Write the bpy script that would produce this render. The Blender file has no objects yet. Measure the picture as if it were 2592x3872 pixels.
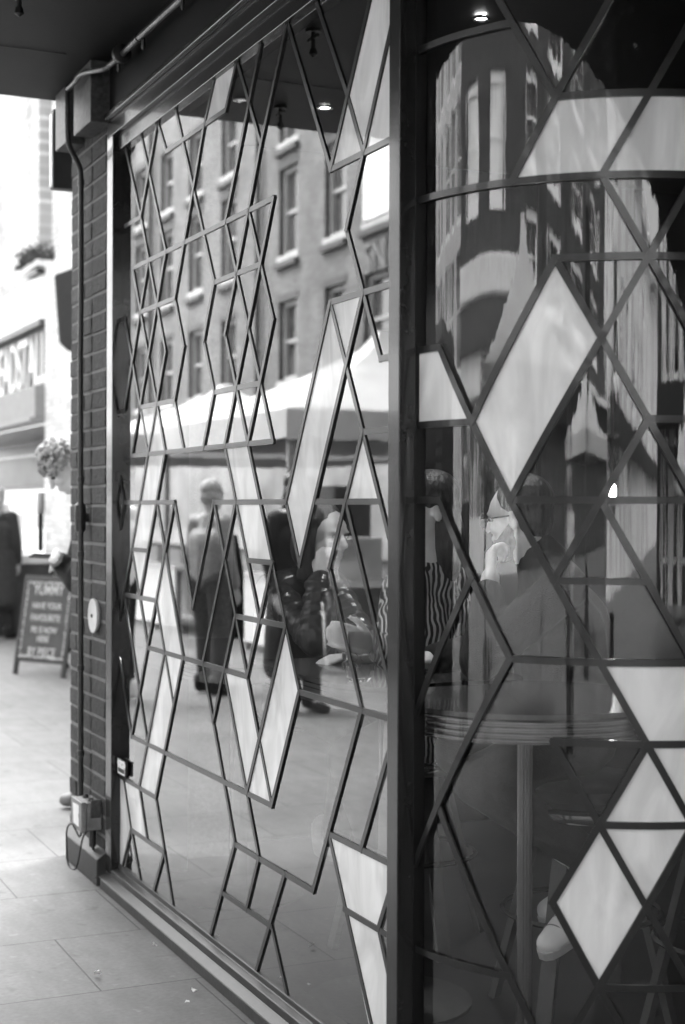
import bpy, bmesh, math, random
from mathutils import Vector as V, Matrix
random.seed(7)
R_ = math.radians
scene = bpy.context.scene
COL = scene.collection

# ------------------------------------------------------------------ camera
EYE = 1.457
FPX = 5662.0                      # focal length in pixels of the 2592 x 3872 frame
cam_d = bpy.data.cameras.new('camera')
cam = bpy.data.objects.new('camera', cam_d); COL.objects.link(cam)
cam_d.sensor_fit = 'VERTICAL'; cam_d.sensor_height = 23.6; cam_d.sensor_width = 15.8
cam_d.lens = FPX / 3872 * 23.6
cam.location = (0, 0, EYE)
cam.rotation_euler = (Matrix.Rotation(R_(90) - .0037, 3, 'X') @ Matrix.Rotation(.0032, 3, 'Z')).to_euler()
cam_d.clip_start = .05; cam_d.clip_end = 600
cam_d.dof.use_dof = True; cam_d.dof.focus_distance = 4.15; cam_d.dof.aperture_fstop = 2.0
scene.camera = cam

# ------------------------------------------------------------------ light
SUN_EL, SUN_AZ = 52, 18          # azimuth of the sun, clockwise from +Y
world = bpy.data.worlds.new('World'); scene.world = world; world.use_nodes = True
wn, wl = world.node_tree.nodes, world.node_tree.links
sky = wn.new('ShaderNodeTexSky'); sky.sky_type = 'NISHITA'; sky.sun_disc = False
sky.sun_elevation = R_(SUN_EL); sky.sun_rotation = R_(SUN_AZ); sky.dust_density = 4
bw = wn.new('ShaderNodeRGBToBW')
bg = wn['Background']; bg.inputs['Strength'].default_value = .15
wl.new(sky.outputs[0], bw.inputs[0]); wl.new(bw.outputs[0], bg.inputs['Color'])
sun_d = bpy.data.lights.new('sun', 'SUN'); sun_d.energy = .7; sun_d.angle = R_(30); sun_d.color = (1, 1, 1)
sun = bpy.data.objects.new('sun', sun_d); COL.objects.link(sun)
sd = V((math.sin(R_(SUN_AZ)) * math.cos(R_(SUN_EL)), math.cos(R_(SUN_AZ)) * math.cos(R_(SUN_EL)), math.sin(R_(SUN_EL))))
sun.rotation_euler = sd.to_track_quat('Z', 'Y').to_euler(); sun.location = sd * 30
vs = scene.view_settings
vs.view_transform = 'Standard'; vs.look = 'None'; vs.exposure = 3.42; vs.gamma = 1; vs.use_curve_mapping = False
scene.cycles.max_bounces = 12; scene.cycles.transparent_max_bounces = 16
scene.cycles.glossy_bounces = 6; scene.cycles.sample_clamp_indirect = 6
scene.cycles.caustics_reflective = False; scene.cycles.caustics_refractive = False

# ------------------------------------------------------------------ frames of reference
TH = 1.1436
U = V((math.cos(TH), -math.sin(TH), 0)); A = -U          # A runs along the shopfront, away from the viewer
N = V((-math.sin(TH), -math.cos(TH), 0))                 # N points out of the shopfront, into the street
P0 = V((-.73968, 5.452, 0)); Z = V((0, 0, 1))
def W(s, o, z=0): return P0 + A * s + N * o + Z * z
def ray(x, y):                                           # direction through a point of the photograph (1568 px wide)
    u = (x * 1.6531 - 1296) / FPX; v = (y * 1.6531 - 1936) / FPX
    c, s = math.cos(.0032), math.sin(.0032)
    u, v = u * c + v * s, -u * s + v * c
    cp, sp = math.cos(-.0037), math.sin(-.0037)
    return V((u, cp + v * sp, sp - v * cp))
def at(x, y, depth):
    d = ray(x, y); return V((0, 0, EYE)) + d * (depth / d.y)
def onp(x, y, o):                                        # point on the plane a distance o in front of the shopfront
    d = ray(x, y); c = V((0, 0, EYE)); t = (o - (c - P0).dot(N)) / d.dot(N); return c + d * t
CX, CY, RR = .65577, 3.73517, .5549                      # axis and radius of the curved corner
def CYL(phi, r, z): return V((CX - r * math.cos(phi), CY - r * math.sin(phi), z))

# ------------------------------------------------------------------ materials
def mat(name, g, rough=.6, metal=0, noise=0, nscale=8, bump=0, bscale=40, spec=.5, island=0, stretch=None, coat=0):
    m = bpy.data.materials.new(name); m.use_nodes = True
    n, l = m.node_tree.nodes, m.node_tree.links
    b = n['Principled BSDF']; b.inputs['Roughness'].default_value = rough; b.inputs['Metallic'].default_value = metal
    b.inputs['Specular IOR Level'].default_value = spec
    if coat: b.inputs['Coat Weight'].default_value = coat; b.inputs['Coat Roughness'].default_value = .06
    b.inputs['Base Color'].default_value = (g, g, g, 1)
    tc = n.new('ShaderNodeTexCoord'); src = tc.outputs['Object']
    if stretch:
        mp = n.new('ShaderNodeMapping'); mp.inputs['Scale'].default_value = stretch; l.new(src, mp.inputs[0]); src = mp.outputs[0]
    if noise or island:
        t = n.new('ShaderNodeTexNoise'); t.inputs['Scale'].default_value = nscale; t.inputs['Detail'].default_value = 6
        t.inputs['Roughness'].default_value = .65
        l.new(src, t.inputs['Vector'])
        r = n.new('ShaderNodeMapRange'); r.inputs[1].default_value = .3; r.inputs[2].default_value = .7
        r.inputs[3].default_value = max(g * (1 - noise), .002); r.inputs[4].default_value = min(g * (1 + noise), .95)
        l.new(t.outputs['Fac'], r.inputs[0]); out = r.outputs[0]
        if island:
            gi = n.new('ShaderNodeNewGeometry'); mr = n.new('ShaderNodeMapRange')
            mr.inputs[3].default_value = 1 - island; mr.inputs[4].default_value = 1 + island
            l.new(gi.outputs['Random Per Island'], mr.inputs[0])
            mu = n.new('ShaderNodeMath'); mu.operation = 'MULTIPLY'; l.new(out, mu.inputs[0]); l.new(mr.outputs[0], mu.inputs[1]); out = mu.outputs[0]
        l.new(out, b.inputs['Base Color'])
    if bump:
        t2 = n.new('ShaderNodeTexNoise'); t2.inputs['Scale'].default_value = bscale; t2.inputs['Detail'].default_value = 5
        l.new(src, t2.inputs['Vector'])
        bp = n.new('ShaderNodeBump'); bp.inputs['Strength'].default_value = bump; bp.inputs['Distance'].default_value = .01
        l.new(t2.outputs['Fac'], bp.inputs['Height']); l.new(bp.outputs[0], b.inputs['Normal'])
    return m
def glass_sheet(name, layers, tint=.93, ripple=0):
    m = bpy.data.materials.new(name); m.use_nodes = True
    n, l = m.node_tree.nodes, m.node_tree.links; n.remove(n['Principled BSDF'])
    fr = n.new('ShaderNodeLayerWeight'); fr.inputs['Blend'].default_value = .5
    def mth(op, a, b):
        q = n.new('ShaderNodeMath'); q.operation = op
        for k, x in enumerate((a, b)):
            if isinstance(x, (int, float)): q.inputs[k].default_value = x
            else: l.new(x, q.inputs[k])
        return q.outputs[0]
    R = mth('ADD', mth('MULTIPLY', mth('POWER', fr.outputs['Facing'], 5.0), .957), .043)
    tot = mth('DIVIDE', mth('MULTIPLY', R, layers), mth('ADD', mth('MULTIPLY', R, layers - 1), 1.0))
    tr = n.new('ShaderNodeBsdfTransparent'); tr.inputs[0].default_value = (tint, tint, tint, 1)
    gl = n.new('ShaderNodeBsdfGlossy'); gl.inputs['Roughness'].default_value = 0; gl.inputs['Color'].default_value = (.97, .97, .97, 1)
    if ripple:                                           # drawn, slightly wavy bent glass
        tc = n.new('ShaderNodeTexCoord'); mp = n.new('ShaderNodeMapping'); mp.inputs['Scale'].default_value = (38, 38, .7); l.new(tc.outputs['Object'], mp.inputs[0])
        nz = n.new('ShaderNodeTexNoise'); nz.inputs['Scale'].default_value = 1; nz.inputs['Detail'].default_value = 3; l.new(mp.outputs[0], nz.inputs['Vector'])
        bp = n.new('ShaderNodeBump'); bp.inputs['Strength'].default_value = 1; bp.inputs['Distance'].default_value = ripple; l.new(nz.outputs['Fac'], bp.inputs['Height']); l.new(bp.outputs[0], gl.inputs['Normal'])
    mx = n.new('ShaderNodeMixShader'); l.new(tot, mx.inputs[0]); l.new(tr.outputs[0], mx.inputs[1]); l.new(gl.outputs[0], mx.inputs[2])
    l.new(mx.outputs[0], n['Material Output'].inputs['Surface'])
    return m
def clear(name, tint, ior=1.45, rough=0):
    m = bpy.data.materials.new(name); m.use_nodes = True
    n, l = m.node_tree.nodes, m.node_tree.links; n.remove(n['Principled BSDF'])
    g = n.new('ShaderNodeBsdfGlass'); g.inputs['Color'].default_value = (tint, tint, tint, 1); g.inputs['IOR'].default_value = ior; g.inputs['Roughness'].default_value = rough
    l.new(g.outputs[0], n['Material Output'].inputs['Surface']); return m
def lamp(name, e):
    m = bpy.data.materials.new(name); m.use_nodes = True
    b = m.node_tree.nodes['Principled BSDF']; b.inputs['Emission Color'].default_value = (1, 1, 1, 1); b.inputs['Emission Strength'].default_value = e
    return m
def brickmat(name, g, mortar, bw_, bh, ms, noise=.35, bump=.4, axes='xz', rough=.85):
    """running-bond masonry on the object's own axes"""
    m = bpy.data.materials.new(name); m.use_nodes = True
    n, l = m.node_tree.nodes, m.node_tree.links; b = n['Principled BSDF']; b.inputs['Roughness'].default_value = rough
    tc = n.new('ShaderNodeTexCoord'); sp = n.new('ShaderNodeSeparateXYZ'); l.new(tc.outputs['Object'], sp.inputs[0])
    cb = n.new('ShaderNodeCombineXYZ'); ix = {'x': 0, 'y': 1, 'z': 2}
    l.new(sp.outputs[ix[axes[0]]], cb.inputs[0]); l.new(sp.outputs[ix[axes[1]]], cb.inputs[1])
    t = n.new('ShaderNodeTexBrick'); l.new(cb.outputs[0], t.inputs['Vector'])
    t.inputs['Scale'].default_value = 1; t.inputs['Brick Width'].default_value = bw_; t.inputs['Row Height'].default_value = bh
    t.inputs['Mortar Size'].default_value = ms; t.inputs['Mortar Smooth'].default_value = .2
    for k, q in (('Color1', g * 1.2), ('Color2', g * .75), ('Mortar', mortar)): t.inputs[k].default_value = (q, q, q, 1)
    nz = n.new('ShaderNodeTexNoise'); nz.inputs['Scale'].default_value = 1.1; nz.inputs['Detail'].default_value = 8; l.new(tc.outputs['Object'], nz.inputs['Vector'])
    mr = n.new('ShaderNodeMapRange'); mr.inputs[1].default_value = .3; mr.inputs[2].default_value = .7; mr.inputs[3].default_value = 1 - noise; mr.inputs[4].default_value = 1 + noise
    l.new(nz.outputs['Fac'], mr.inputs[0])
    mx = n.new('ShaderNodeMix'); mx.data_type = 'RGBA'; mx.blend_type = 'MULTIPLY'; mx.inputs[0].default_value = 1
    l.new(t.outputs['Color'], mx.inputs[6]); l.new(mr.outputs[0], mx.inputs[7]); l.new(mx.outputs[2], b.inputs['Base Color'])
    bp = n.new('ShaderNodeBump'); bp.inputs['Strength'].default_value = bump; bp.inputs['Distance'].default_value = .01; bp.invert = True
    l.new(t.outputs['Fac'], bp.inputs['Height']); l.new(bp.outputs[0], b.inputs['Normal'])
    return m
M = {}
M['frame'] = mat('frame_paint', .013, .22, noise=.3, nscale=6, bump=.05, bscale=120, coat=.45, spec=.3)
M['bar'] = mat('bar_metal', .014, .3, noise=.35, nscale=30, coat=.4, spec=.35)
M['sill'] = mat('sill_metal', .026, .45, 0, noise=.3, nscale=14, stretch=(1, 1, .3))
M['plinth'] = mat('plinth_paint', .03, .55, noise=.35, nscale=9, bump=.15, bscale=60)
M['fascia'] = mat('fascia_paint', .004, .4, spec=.25, noise=.2, nscale=5)
M['soffit'] = mat('soffit_paint', .009, .55, spec=.2, noise=.15, nscale=2.5, bump=.05)
M['black'] = mat('black_paint', .012, .45, noise=.3, nscale=20)
M['steel'] = mat('weathered_steel', .06, .5, noise=.6, nscale=45, bump=.2, bscale=90)
M['pipe'] = mat('painted_conduit', .022, .3, noise=.4, nscale=60, bump=.25, bscale=150)
M['pipe_new'] = mat('bare_conduit', .16, .3, .6, noise=.3, nscale=30)
M['brick'] = mat('brick', .03, .8, noise=.6, nscale=35, bump=.9, bscale=70, island=.3)
M['mortar'] = mat('mortar', .17, .9, noise=.25, nscale=60, bump=.4, bscale=200)
M['grey_box'] = mat('grey_plastic', .2, .5, noise=.25, nscale=25)
M['white'] = mat('white_paint', .8, .5, noise=.04, nscale=4)
M['offwhite'] = mat('offwhite_paint', .62, .6, noise=.08, nscale=3)
M['fabric_white'] = mat('white_canvas', .42, .85, noise=.1, nscale=2, bump=.6, bscale=3)
M['dark_wood'] = mat('dark_wood', .02, .4, noise=.5, nscale=8, stretch=(1, 8, 1))
M['table'] = mat('table_top', .05, .22, noise=.4, nscale=10, stretch=(1, 6, 1), coat=.3)
M['ribbed'] = mat('ribbed_metal', .22, .25, .9, noise=.1, nscale=20)
M['chrome'] = mat('chrome', .5, .15, 1)
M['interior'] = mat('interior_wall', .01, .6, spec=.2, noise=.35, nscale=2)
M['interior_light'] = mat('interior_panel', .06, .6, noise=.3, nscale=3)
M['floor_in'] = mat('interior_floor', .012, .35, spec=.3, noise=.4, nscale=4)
M['skin'] = mat('skin', .36, .5, noise=.08, nscale=40)
M['skin_in'] = mat('skin_pale', .7, .5, noise=.07, nscale=40)
M['hair_dark'] = mat('dark_hair', .02, .5, noise=.6, nscale=60, bump=.6, bscale=90, stretch=(1, 1, .25))
M['hair_light'] = mat('light_hair', .3, .6, noise=.55, nscale=38, bump=.8, bscale=60)
M['black_cloth'] = mat('black_cloth', .008, .85, noise=.4, nscale=30)
M['dark_cloth'] = mat('dark_cloth', .022, .85, noise=.4, nscale=30, bump=.3, bscale=120)
M['knit'] = mat('knitted_wool', .009, .9, noise=.35, nscale=110, bump=.6, bscale=240, stretch=(1, 1, 3))
M['denim'] = mat('dark_denim', .008, .8, noise=.5, nscale=90, bump=.2, bscale=200)
M['puffer'] = mat('puffer_nylon', .03, .28, noise=.2, nscale=12)
M['white_cloth'] = mat('white_cotton', .78, .85, noise=.06, nscale=12)
M['sneaker'] = mat('white_leather', .75, .45, noise=.05, nscale=20)
M['sole'] = mat('rubber_sole', .4, .6, noise=.1, nscale=40)
M['shoe'] = mat('grey_shoe', .2, .6, noise=.2, nscale=20)
M['board'] = mat('chalkboard', .06, .75, noise=.3, nscale=9)
M['chalk'] = mat('chalk', .5, .9, noise=.15, nscale=120)
M['glass'] = glass_sheet('window_glass', 4.3); M['glass_curved'] = glass_sheet('curved_glass', 2.0, ripple=.00042)
M['pub_pane'] = mat('blind_pane', .8, .2, noise=.45, nscale=.5); M['dark_pane'] = mat('dark_pane', .02, .06)
M['pane'] = mat('window_pane', .17, .05, noise=.5, nscale=.8)
M['lampglow'] = lamp('lamp_lit', 14)
M['lampdim'] = lamp('lamp_low', .10)
M['lampin'] = lamp('lamp_inside', 5)
M['t_brick'] = brickmat('terrace_brick', .105, .13, .225, .075, .01, noise=.3)
M['w_brick'] = brickmat('white_brick', .74, .6, .225, .075, .012, noise=.1, bump=.8)
M['y_brick'] = brickmat('pale_brick', .72, .5, .225, .075, .016, noise=.22, bump=.8)
M['d_brick'] = brickmat('corner_brick', .05, .1, .45, .11, .014, noise=.5)
M['grey_render'] = mat('grey_render', .5, .8, noise=.2, nscale=.6)
M['stone'] = mat('pale_stone', .65, .8, noise=.15, nscale=1.5)
M['beer'] = mat('beer', .06, .1, noise=.1); M['foam'] = mat('beer_foam', .8, .8, noise=.1, nscale=60)
M['mug'] = clear('mug_glass', .95, 1.4)
M['case_glass'] = glass_sheet('case_glass', 2)
M['terrace_pane'] = mat('terrace_pane', .07, .08, noise=.5, nscale=.8)
M['sash_grey'] = mat('sash_paint', .3, .5, noise=.08, nscale=2)
M['litter'] = mat('paper', .75, .8)
M['leaf'] = mat('plant_leaf', .07, .6, noise=.5, nscale=20)

def opal():
    m = bpy.data.materials.new('opal_glass'); m.use_nodes = True
    n, l = m.node_tree.nodes, m.node_tree.links; b = n['Principled BSDF']; b.inputs['Roughness'].default_value = .03
    tc = n.new('ShaderNodeTexCoord'); mp = n.new('ShaderNodeMapping'); mp.inputs['Rotation'].default_value = (.5, .35, .6); mp.inputs['Scale'].default_value = (3, 3, 1.1)
    oi = n.new('ShaderNodeObjectInfo'); ad = n.new('ShaderNodeVectorMath'); ad.operation = 'ADD'
    l.new(tc.outputs['Object'], ad.inputs[0]); l.new(oi.outputs['Random'], ad.inputs[1]); l.new(ad.outputs[0], mp.inputs[0])
    t = n.new('ShaderNodeTexNoise'); t.inputs['Scale'].default_value = 3.2; t.inputs['Detail'].default_value = 5; t.inputs['Distortion'].default_value = 1.2
    l.new(mp.outputs[0], t.inputs['Vector'])
    r = n.new('ShaderNodeMapRange'); r.inputs[1].default_value = .3; r.inputs[2].default_value = .65; r.inputs[3].default_value = .58; r.inputs[4].default_value = .82
    l.new(t.outputs['Fac'], r.inputs[0]); l.new(r.outputs[0], b.inputs['Base Color'])
    return m
M['opal'] = opal()
def zebra():
    m = bpy.data.materials.new('zebra_print'); m.use_nodes = True
    n, l = m.node_tree.nodes, m.node_tree.links; b = n['Principled BSDF']; b.inputs['Roughness'].default_value = .8
    tc = n.new('ShaderNodeTexCoord'); t = n.new('ShaderNodeTexWave'); t.inputs['Scale'].default_value = 22; t.inputs['Distortion'].default_value = 9; t.inputs['Detail'].default_value = 1.5
    t.inputs['Detail Scale'].default_value = .6
    l.new(tc.outputs['Object'], t.inputs['Vector'])
    r = n.new('ShaderNodeMapRange'); r.inputs[1].default_value = .55; r.inputs[2].default_value = .65; r.inputs[3].default_value = .03; r.inputs[4].default_value = .6
    l.new(t.outputs['Fac'], r.inputs[0]); l.new(r.outputs[0], b.inputs['Base Color']); return m
M['zebra'] = zebra()
def paving():
    m = bpy.data.materials.new('paving_slabs'); m.use_nodes = True
    n, l = m.node_tree.nodes, m.node_tree.links; b = n['Principled BSDF']; b.inputs['Roughness'].default_value = .6
    tc = n.new('ShaderNodeTexCoord'); mp = n.new('ShaderNodeMapping'); mp.inputs['Location'].default_value = (.42, .281, 0)
    l.new(tc.outputs['Object'], mp.inputs[0])
    t = n.new('ShaderNodeTexBrick'); l.new(mp.outputs[0], t.inputs['Vector']); t.inputs['Scale'].default_value = 1
    t.inputs['Brick Width'].default_value = .8; t.inputs['Row Height'].default_value = .583; t.inputs['Mortar Size'].default_value = .0035; t.inputs['Mortar Smooth'].default_value = .3
    t.offset = .37
    for k, q in (('Color1', .148), ('Color2', .132), ('Mortar', .045)): t.inputs[k].default_value = (q, q, q, 1)
    def nz(sc, det, lo, hi, a, c, st=None):
        q = n.new('ShaderNodeTexNoise'); q.inputs['Scale'].default_value = sc; q.inputs['Detail'].default_value = det
        if st:
            mm = n.new('ShaderNodeMapping'); mm.inputs['Scale'].default_value = st; l.new(tc.outputs['Object'], mm.inputs[0]); l.new(mm.outputs[0], q.inputs['Vector'])
        else: l.new(tc.outputs['Object'], q.inputs['Vector'])
        r = n.new('ShaderNodeMapRange'); r.inputs[1].default_value = lo; r.inputs[2].default_value = hi; r.inputs[3].default_value = a; r.inputs[4].default_value = c
        l.new(q.outputs['Fac'], r.inputs[0]); return r.outputs[0]
    prev = t.outputs['Color']
    for f in (nz(1.3, 8, .3, .7, .76, 1.12), nz(14, 8, .25, .75, .8, 1.14, (1, .35, 1)), nz(9, 3, .63, .72, 1, .6), nz(17, 4, .64, .72, 1, 1.35), nz(60, 5, .3, .7, .85, 1.1)):
        mx = n.new('ShaderNodeMix'); mx.data_type = 'RGBA'; mx.blend_type = 'MULTIPLY'; mx.inputs[0].default_value = 1
        l.new(prev, mx.inputs[6]); l.new(f, mx.inputs[7]); prev = mx.outputs[2]
    l.new(prev, b.inputs['Base Color'])
    bp = n.new('ShaderNodeBump'); bp.invert = True; bp.inputs['Strength'].default_value = .5; bp.inputs['Distance'].default_value = .004
    l.new(t.outputs['Fac'], bp.inputs['Height'])
    g = n.new('ShaderNodeTexNoise'); g.inputs['Scale'].default_value = 120; l.new(tc.outputs['Object'], g.inputs['Vector'])
    b2 = n.new('ShaderNodeBump'); b2.inputs['Strength'].default_value = .15; b2.inputs['Distance'].default_value = .003
    l.new(g.outputs['Fac'], b2.inputs['Height']); l.new(bp.outputs[0], b2.inputs['Normal']); l.new(b2.outputs[0], b.inputs['Normal'])
    return m
M['paving'] = paving()

# ------------------------------------------------------------------ mesh helpers
class MB:
    def __init__(s): s.v = []; s.f = []
    def add(s, vs_, fs):
        b = len(s.v); s.v += [V(p) for p in vs_]; s.f += [tuple(b + i for i in f) for f in fs]; return s
    def hexa(s, p):                                      # p: 8 points, bottom ring 0-3, top ring 4-7
        return s.add(p, [(3, 2, 1, 0), (4, 5, 6, 7), (0, 1, 5, 4), (1, 2, 6, 5), (2, 3, 7, 6), (3, 0, 4, 7)])
    def box(s, c, x, y, z):                              # centre and three half-axis vectors
        c, x, y, z = V(c), V(x), V(y), V(z)
        return s.hexa([c - x - y - z, c + x - y - z, c + x + y - z, c - x + y - z, c - x - y + z, c + x - y + z, c + x + y + z, c - x + y + z])
    def fbox(s, s0, s1, o0, o1, z0, z1, T=W):            # box in the shopfront's own frame
        c = (T(s0, o0, z0) + T(s1, o1, z1)) / 2
        x = (T(s1, o0, z0) - T(s0, o0, z0)) / 2; y = (T(s0, o1, z0) - T(s0, o0, z0)) / 2; z = Z * ((z1 - z0) / 2)
        return s.box(c, x, y, z)
    def bar(s, a, b, w, h, up=Z):                        # straight bar of a rectangular section
        a, b = V(a), V(b); d = (b - a).normalized(); side = d.cross(up)
        if side.length < 1e-4: side = d.cross(V((1, 0, 0)))
        side.normalize(); u = side.cross(d).normalized()
        return s.box((a + b) / 2, (b - a) / 2, side * (w / 2), u * (h / 2))
    def prism(s, pts, d):                                # polygon extruded along d
        n = len(pts); d = V(d); p = [V(q) for q in pts]
        return s.add(p + [q + d for q in p], [tuple(range(n))[::-1], tuple(range(n, 2 * n))] + [(i, (i + 1) % n, n + (i + 1) % n, n + i) for i in range(n)])
    def tube(s, pts, r, seg=12, cap=True):
        pts = [V(p) for p in pts]; n = len(pts); rs = r if isinstance(r, (list, tuple)) else [r] * n
        vs_ = []; prev = None
        for i, p in enumerate(pts):
            t = (pts[min(i + 1, n - 1)] - pts[max(i - 1, 0)]).normalized()
            if prev is None:
                x = t.cross(Z); x = t.cross(V((1, 0, 0))) if x.length < .1 else x
            else: x = prev - t * prev.dot(t)
            x.normalize(); prev = x; y = t.cross(x)
            vs_ += [p + (x * math.cos(2 * math.pi * k / seg) + y * math.sin(2 * math.pi * k / seg)) * rs[i] for k in range(seg)]
        f = [(i * seg + k, i * seg + (k + 1) % seg, (i + 1) * seg + (k + 1) % seg, (i + 1) * seg + k) for i in range(n - 1) for k in range(seg)]
        if cap: f += [tuple(range(seg))[::-1], tuple(range((n - 1) * seg, n * seg))]
        return s.add(vs_, f)
    def lathe(s, c, prof, seg=32, ax=Z, closed=False):
        c = V(c); ax = V(ax).normalized(); x = ax.cross(V((0, 1, 0))); x = ax.cross(V((1, 0, 0))) if x.length < .1 else x
        x.normalize(); y = ax.cross(x); n = len(prof)
        vs_ = [c + ax * h + (x * math.cos(2 * math.pi * k / seg) + y * math.sin(2 * math.pi * k / seg)) * max(r, 1e-5) for r, h in prof for k in range(seg)]
        rng = n if closed else n - 1
        f = [(i * seg + k, i * seg + (k + 1) % seg, ((i + 1) % n) * seg + (k + 1) % seg, ((i + 1) % n) * seg + k) for i in range(rng) for k in range(seg)]
        if not closed: f += [tuple(range(seg))[::-1], tuple(range((n - 1) * seg, n * seg))]
        return s.add(vs_, f)
    def caps(s, a, b, ra, rb=None, seg=12):              # tapered capsule
        a, b = V(a), V(b); rb = ra if rb is None else rb; L = (b - a).length
        ax = (b - a).normalized() if L > 1e-6 else Z
        pr = [(ra * math.sin(t), -ra * math.cos(t)) for t in (0, .4, .8, 1.2, 1.57)] + [(rb * math.cos(t), L + rb * math.sin(t)) for t in (0, .4, .8, 1.2, 1.57)]
        return s.lathe(a, pr, seg, ax)
    def chain(s, pts, rs):
        for i in range(len(pts) - 1): s.caps(pts[i], pts[i + 1], rs[i], rs[i + 1])
        return s
    def ell(s, c, x, y, z, seg=16):                      # ellipsoid from three semi-axis vectors
        c, x, y, z = V(c), V(x), V(y), V(z); vs_ = []; nr = 9
        for i in range(nr + 1):
            t = math.pi * i / nr; st = max(math.sin(t), .02)
            vs_ += [c - z * math.cos(t) + (x * math.cos(2 * math.pi * k / seg) + y * math.sin(2 * math.pi * k / seg)) * st for k in range(seg)]
        f = [(i * seg + k, i * seg + (k + 1) % seg, (i + 1) * seg + (k + 1) % seg, (i + 1) * seg + k) for i in range(nr) for k in range(seg)]
        f += [tuple(range(seg))[::-1], tuple(range(nr * seg, (nr + 1) * seg))]
        return s.add(vs_, f)
    def mesh(s, name):
        me = bpy.data.meshes.new(name); me.from_pydata([tuple(p) for p in s.v], [], s.f); me.validate(); me.update()
        bm = bmesh.new(); bm.from_mesh(me); bmesh.ops.recalc_face_normals(bm, faces=bm.faces); bm.to_mesh(me); bm.free()
        return me
    def build(s, name, m, parent=None, smooth=False, bevel=0, origin=None):
        me = s.mesh(name)
        o = bpy.data.objects.new(name, me); COL.objects.link(o); me.materials.append(M[m] if isinstance(m, str) else m)
        if smooth:
            for p in me.polygons: p.use_smooth = True
            me.set_sharp_from_angle(angle=R_(40))
        if bevel:
            b = o.modifiers.new('bevel', 'BEVEL'); b.width = bevel; b.segments = 2; b.limit_method = 'ANGLE'; b.angle_limit = R_(40)
        if origin is not None:
            me.transform(Matrix.Translation(-V(origin))); o.location = V(origin)
        if parent: adopt(o, parent)
        return o
    def skin(s, name, m, parent, voxel=.008, it=6, fac=.5):   # melt overlapping solids into one continuous surface
        me = s.mesh(name + '_raw'); t = bpy.data.objects.new('raw', me); COL.objects.link(t)
        r = t.modifiers.new('r', 'REMESH'); r.mode = 'VOXEL'; r.voxel_size = voxel; r.use_smooth_shade = True
        q = t.modifiers.new('s', 'SMOOTH'); q.factor = fac; q.iterations = it
        dg = bpy.context.evaluated_depsgraph_get(); out = bpy.data.meshes.new_from_object(t.evaluated_get(dg))
        bpy.data.objects.remove(t); bpy.data.meshes.remove(me)
        out.name = name; out.materials.clear(); out.materials.append(M[m])
        for p in out.polygons: p.use_smooth = True
        o = bpy.data.objects.new(name, out); COL.objects.link(o)
        if parent: adopt(o, parent)
        return o
def adopt(o, parent):
    o.parent = parent; o.matrix_parent_inverse = Matrix.Translation(-parent.location)
def thing(name, label, cat, loc, group=None):
    o = bpy.data.objects.new(name, None); COL.objects.link(o); o.location = V(loc); o.empty_display_size = .2
    return tag(o, label, cat, group)
def tag(o, label, cat, group=None):
    o['label'] = label; o['category'] = cat
    if group: o['group'] = group
    return o
def struct(o): o['kind'] = 'structure'; return o
def text(body, name, m, origin, right, up, size, parent=None, align='CENTER', extrude=.002, offset=0., sx=1., bold=0, fit=None):
    cu = bpy.data.curves.new(name, 'FONT'); cu.body = body; cu.size = size; cu.align_x = align; cu.align_y = 'CENTER'; cu.extrude = extrude; cu.offset = offset
    cu.space_character = .92 if bold else 1.0
    t = bpy.data.objects.new('t', cu); COL.objects.link(t)
    dg = bpy.context.evaluated_depsgraph_get(); me = bpy.data.meshes.new_from_object(t.evaluated_get(dg)); bpy.data.objects.remove(t)
    right, up = V(right).normalized(), V(up).normalized(); nn = right.cross(up)
    if fit:
        xs = [v.co.x for v in me.vertices]; ys = [v.co.y for v in me.vertices]
        me.transform(Matrix.Diagonal((fit[0] / (max(xs) - min(xs)), fit[1] / (max(ys) - min(ys)), 1, 1)) @ Matrix.Translation((-(max(xs) + min(xs)) / 2, -(max(ys) + min(ys)) / 2, 0)))
    me.transform(Matrix(((right.x * sx, up.x, nn.x, 0), (right.y * sx, up.y, nn.y, 0), (right.z * sx, up.z, nn.z, 0), (0, 0, 0, 1))))
    me.name = name; me.materials.clear(); me.materials.append(M[m])
    o = bpy.data.objects.new(name, me); COL.objects.link(o)
    o.location = V(origin)
    if parent: adopt(o, parent)
    return o
def copy_tree(o, parent=None, label=None):
    c = o.copy(); COL.objects.link(c); c.parent = parent
    if label: c['label'] = label
    for ch in [k for k in bpy.data.objects if k.parent == o]: copy_tree(ch, c)
    return c

# ================================================================== the setting
pv = MB().add([(-90, -90, 0), (90, -90, 0), (90, 90, 0), (-90, 90, 0)], [(0, 1, 2, 3)]).build('pavement', 'paving')
pv.location = P0; pv.rotation_euler = (0, 0, math.atan2(N.y, N.x)); struct(pv)

# overhanging storey with its dark soffit
HS = 3.157
edge = [(.965, 1.93), (-2.2, 1.92), (-2.9, 1.84), (-3.4, 1.75), (-4.08, 1.65), (-4.97, 1.45), (-5.8, 1.26), (-6.8, .98), (-8.4, .5), (-14, -1.2), (-14, -9), (.965, -9)]
ovh = thing('overhang', 'dark overhanging upper storey whose smooth soffit roofs the pavement before the windows', 'overhang', W(.9, 1.5, HS))
MB().prism([W(s, o, HS) for s, o in edge], Z * .02).build('soffit', 'soffit', ovh)
MB().prism([W(s, o - .004 if o > 0 else o, HS + .021) for s, o in edge], Z * 1.9).build('upper_wall', 't_brick', ovh)
MB().prism([W(s, o, z) for s, o, z in ((.3, .2, HS - .0015), (.3, 1.9, HS - .0015), (.296, 1.9, HS - .0015), (.296, .2, HS - .0015))], Z * -.002).build('panel_joint', 'black', ovh)
hook_spots = [(-.36, .52), (.64, .80), (-1.9, .9)]
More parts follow.
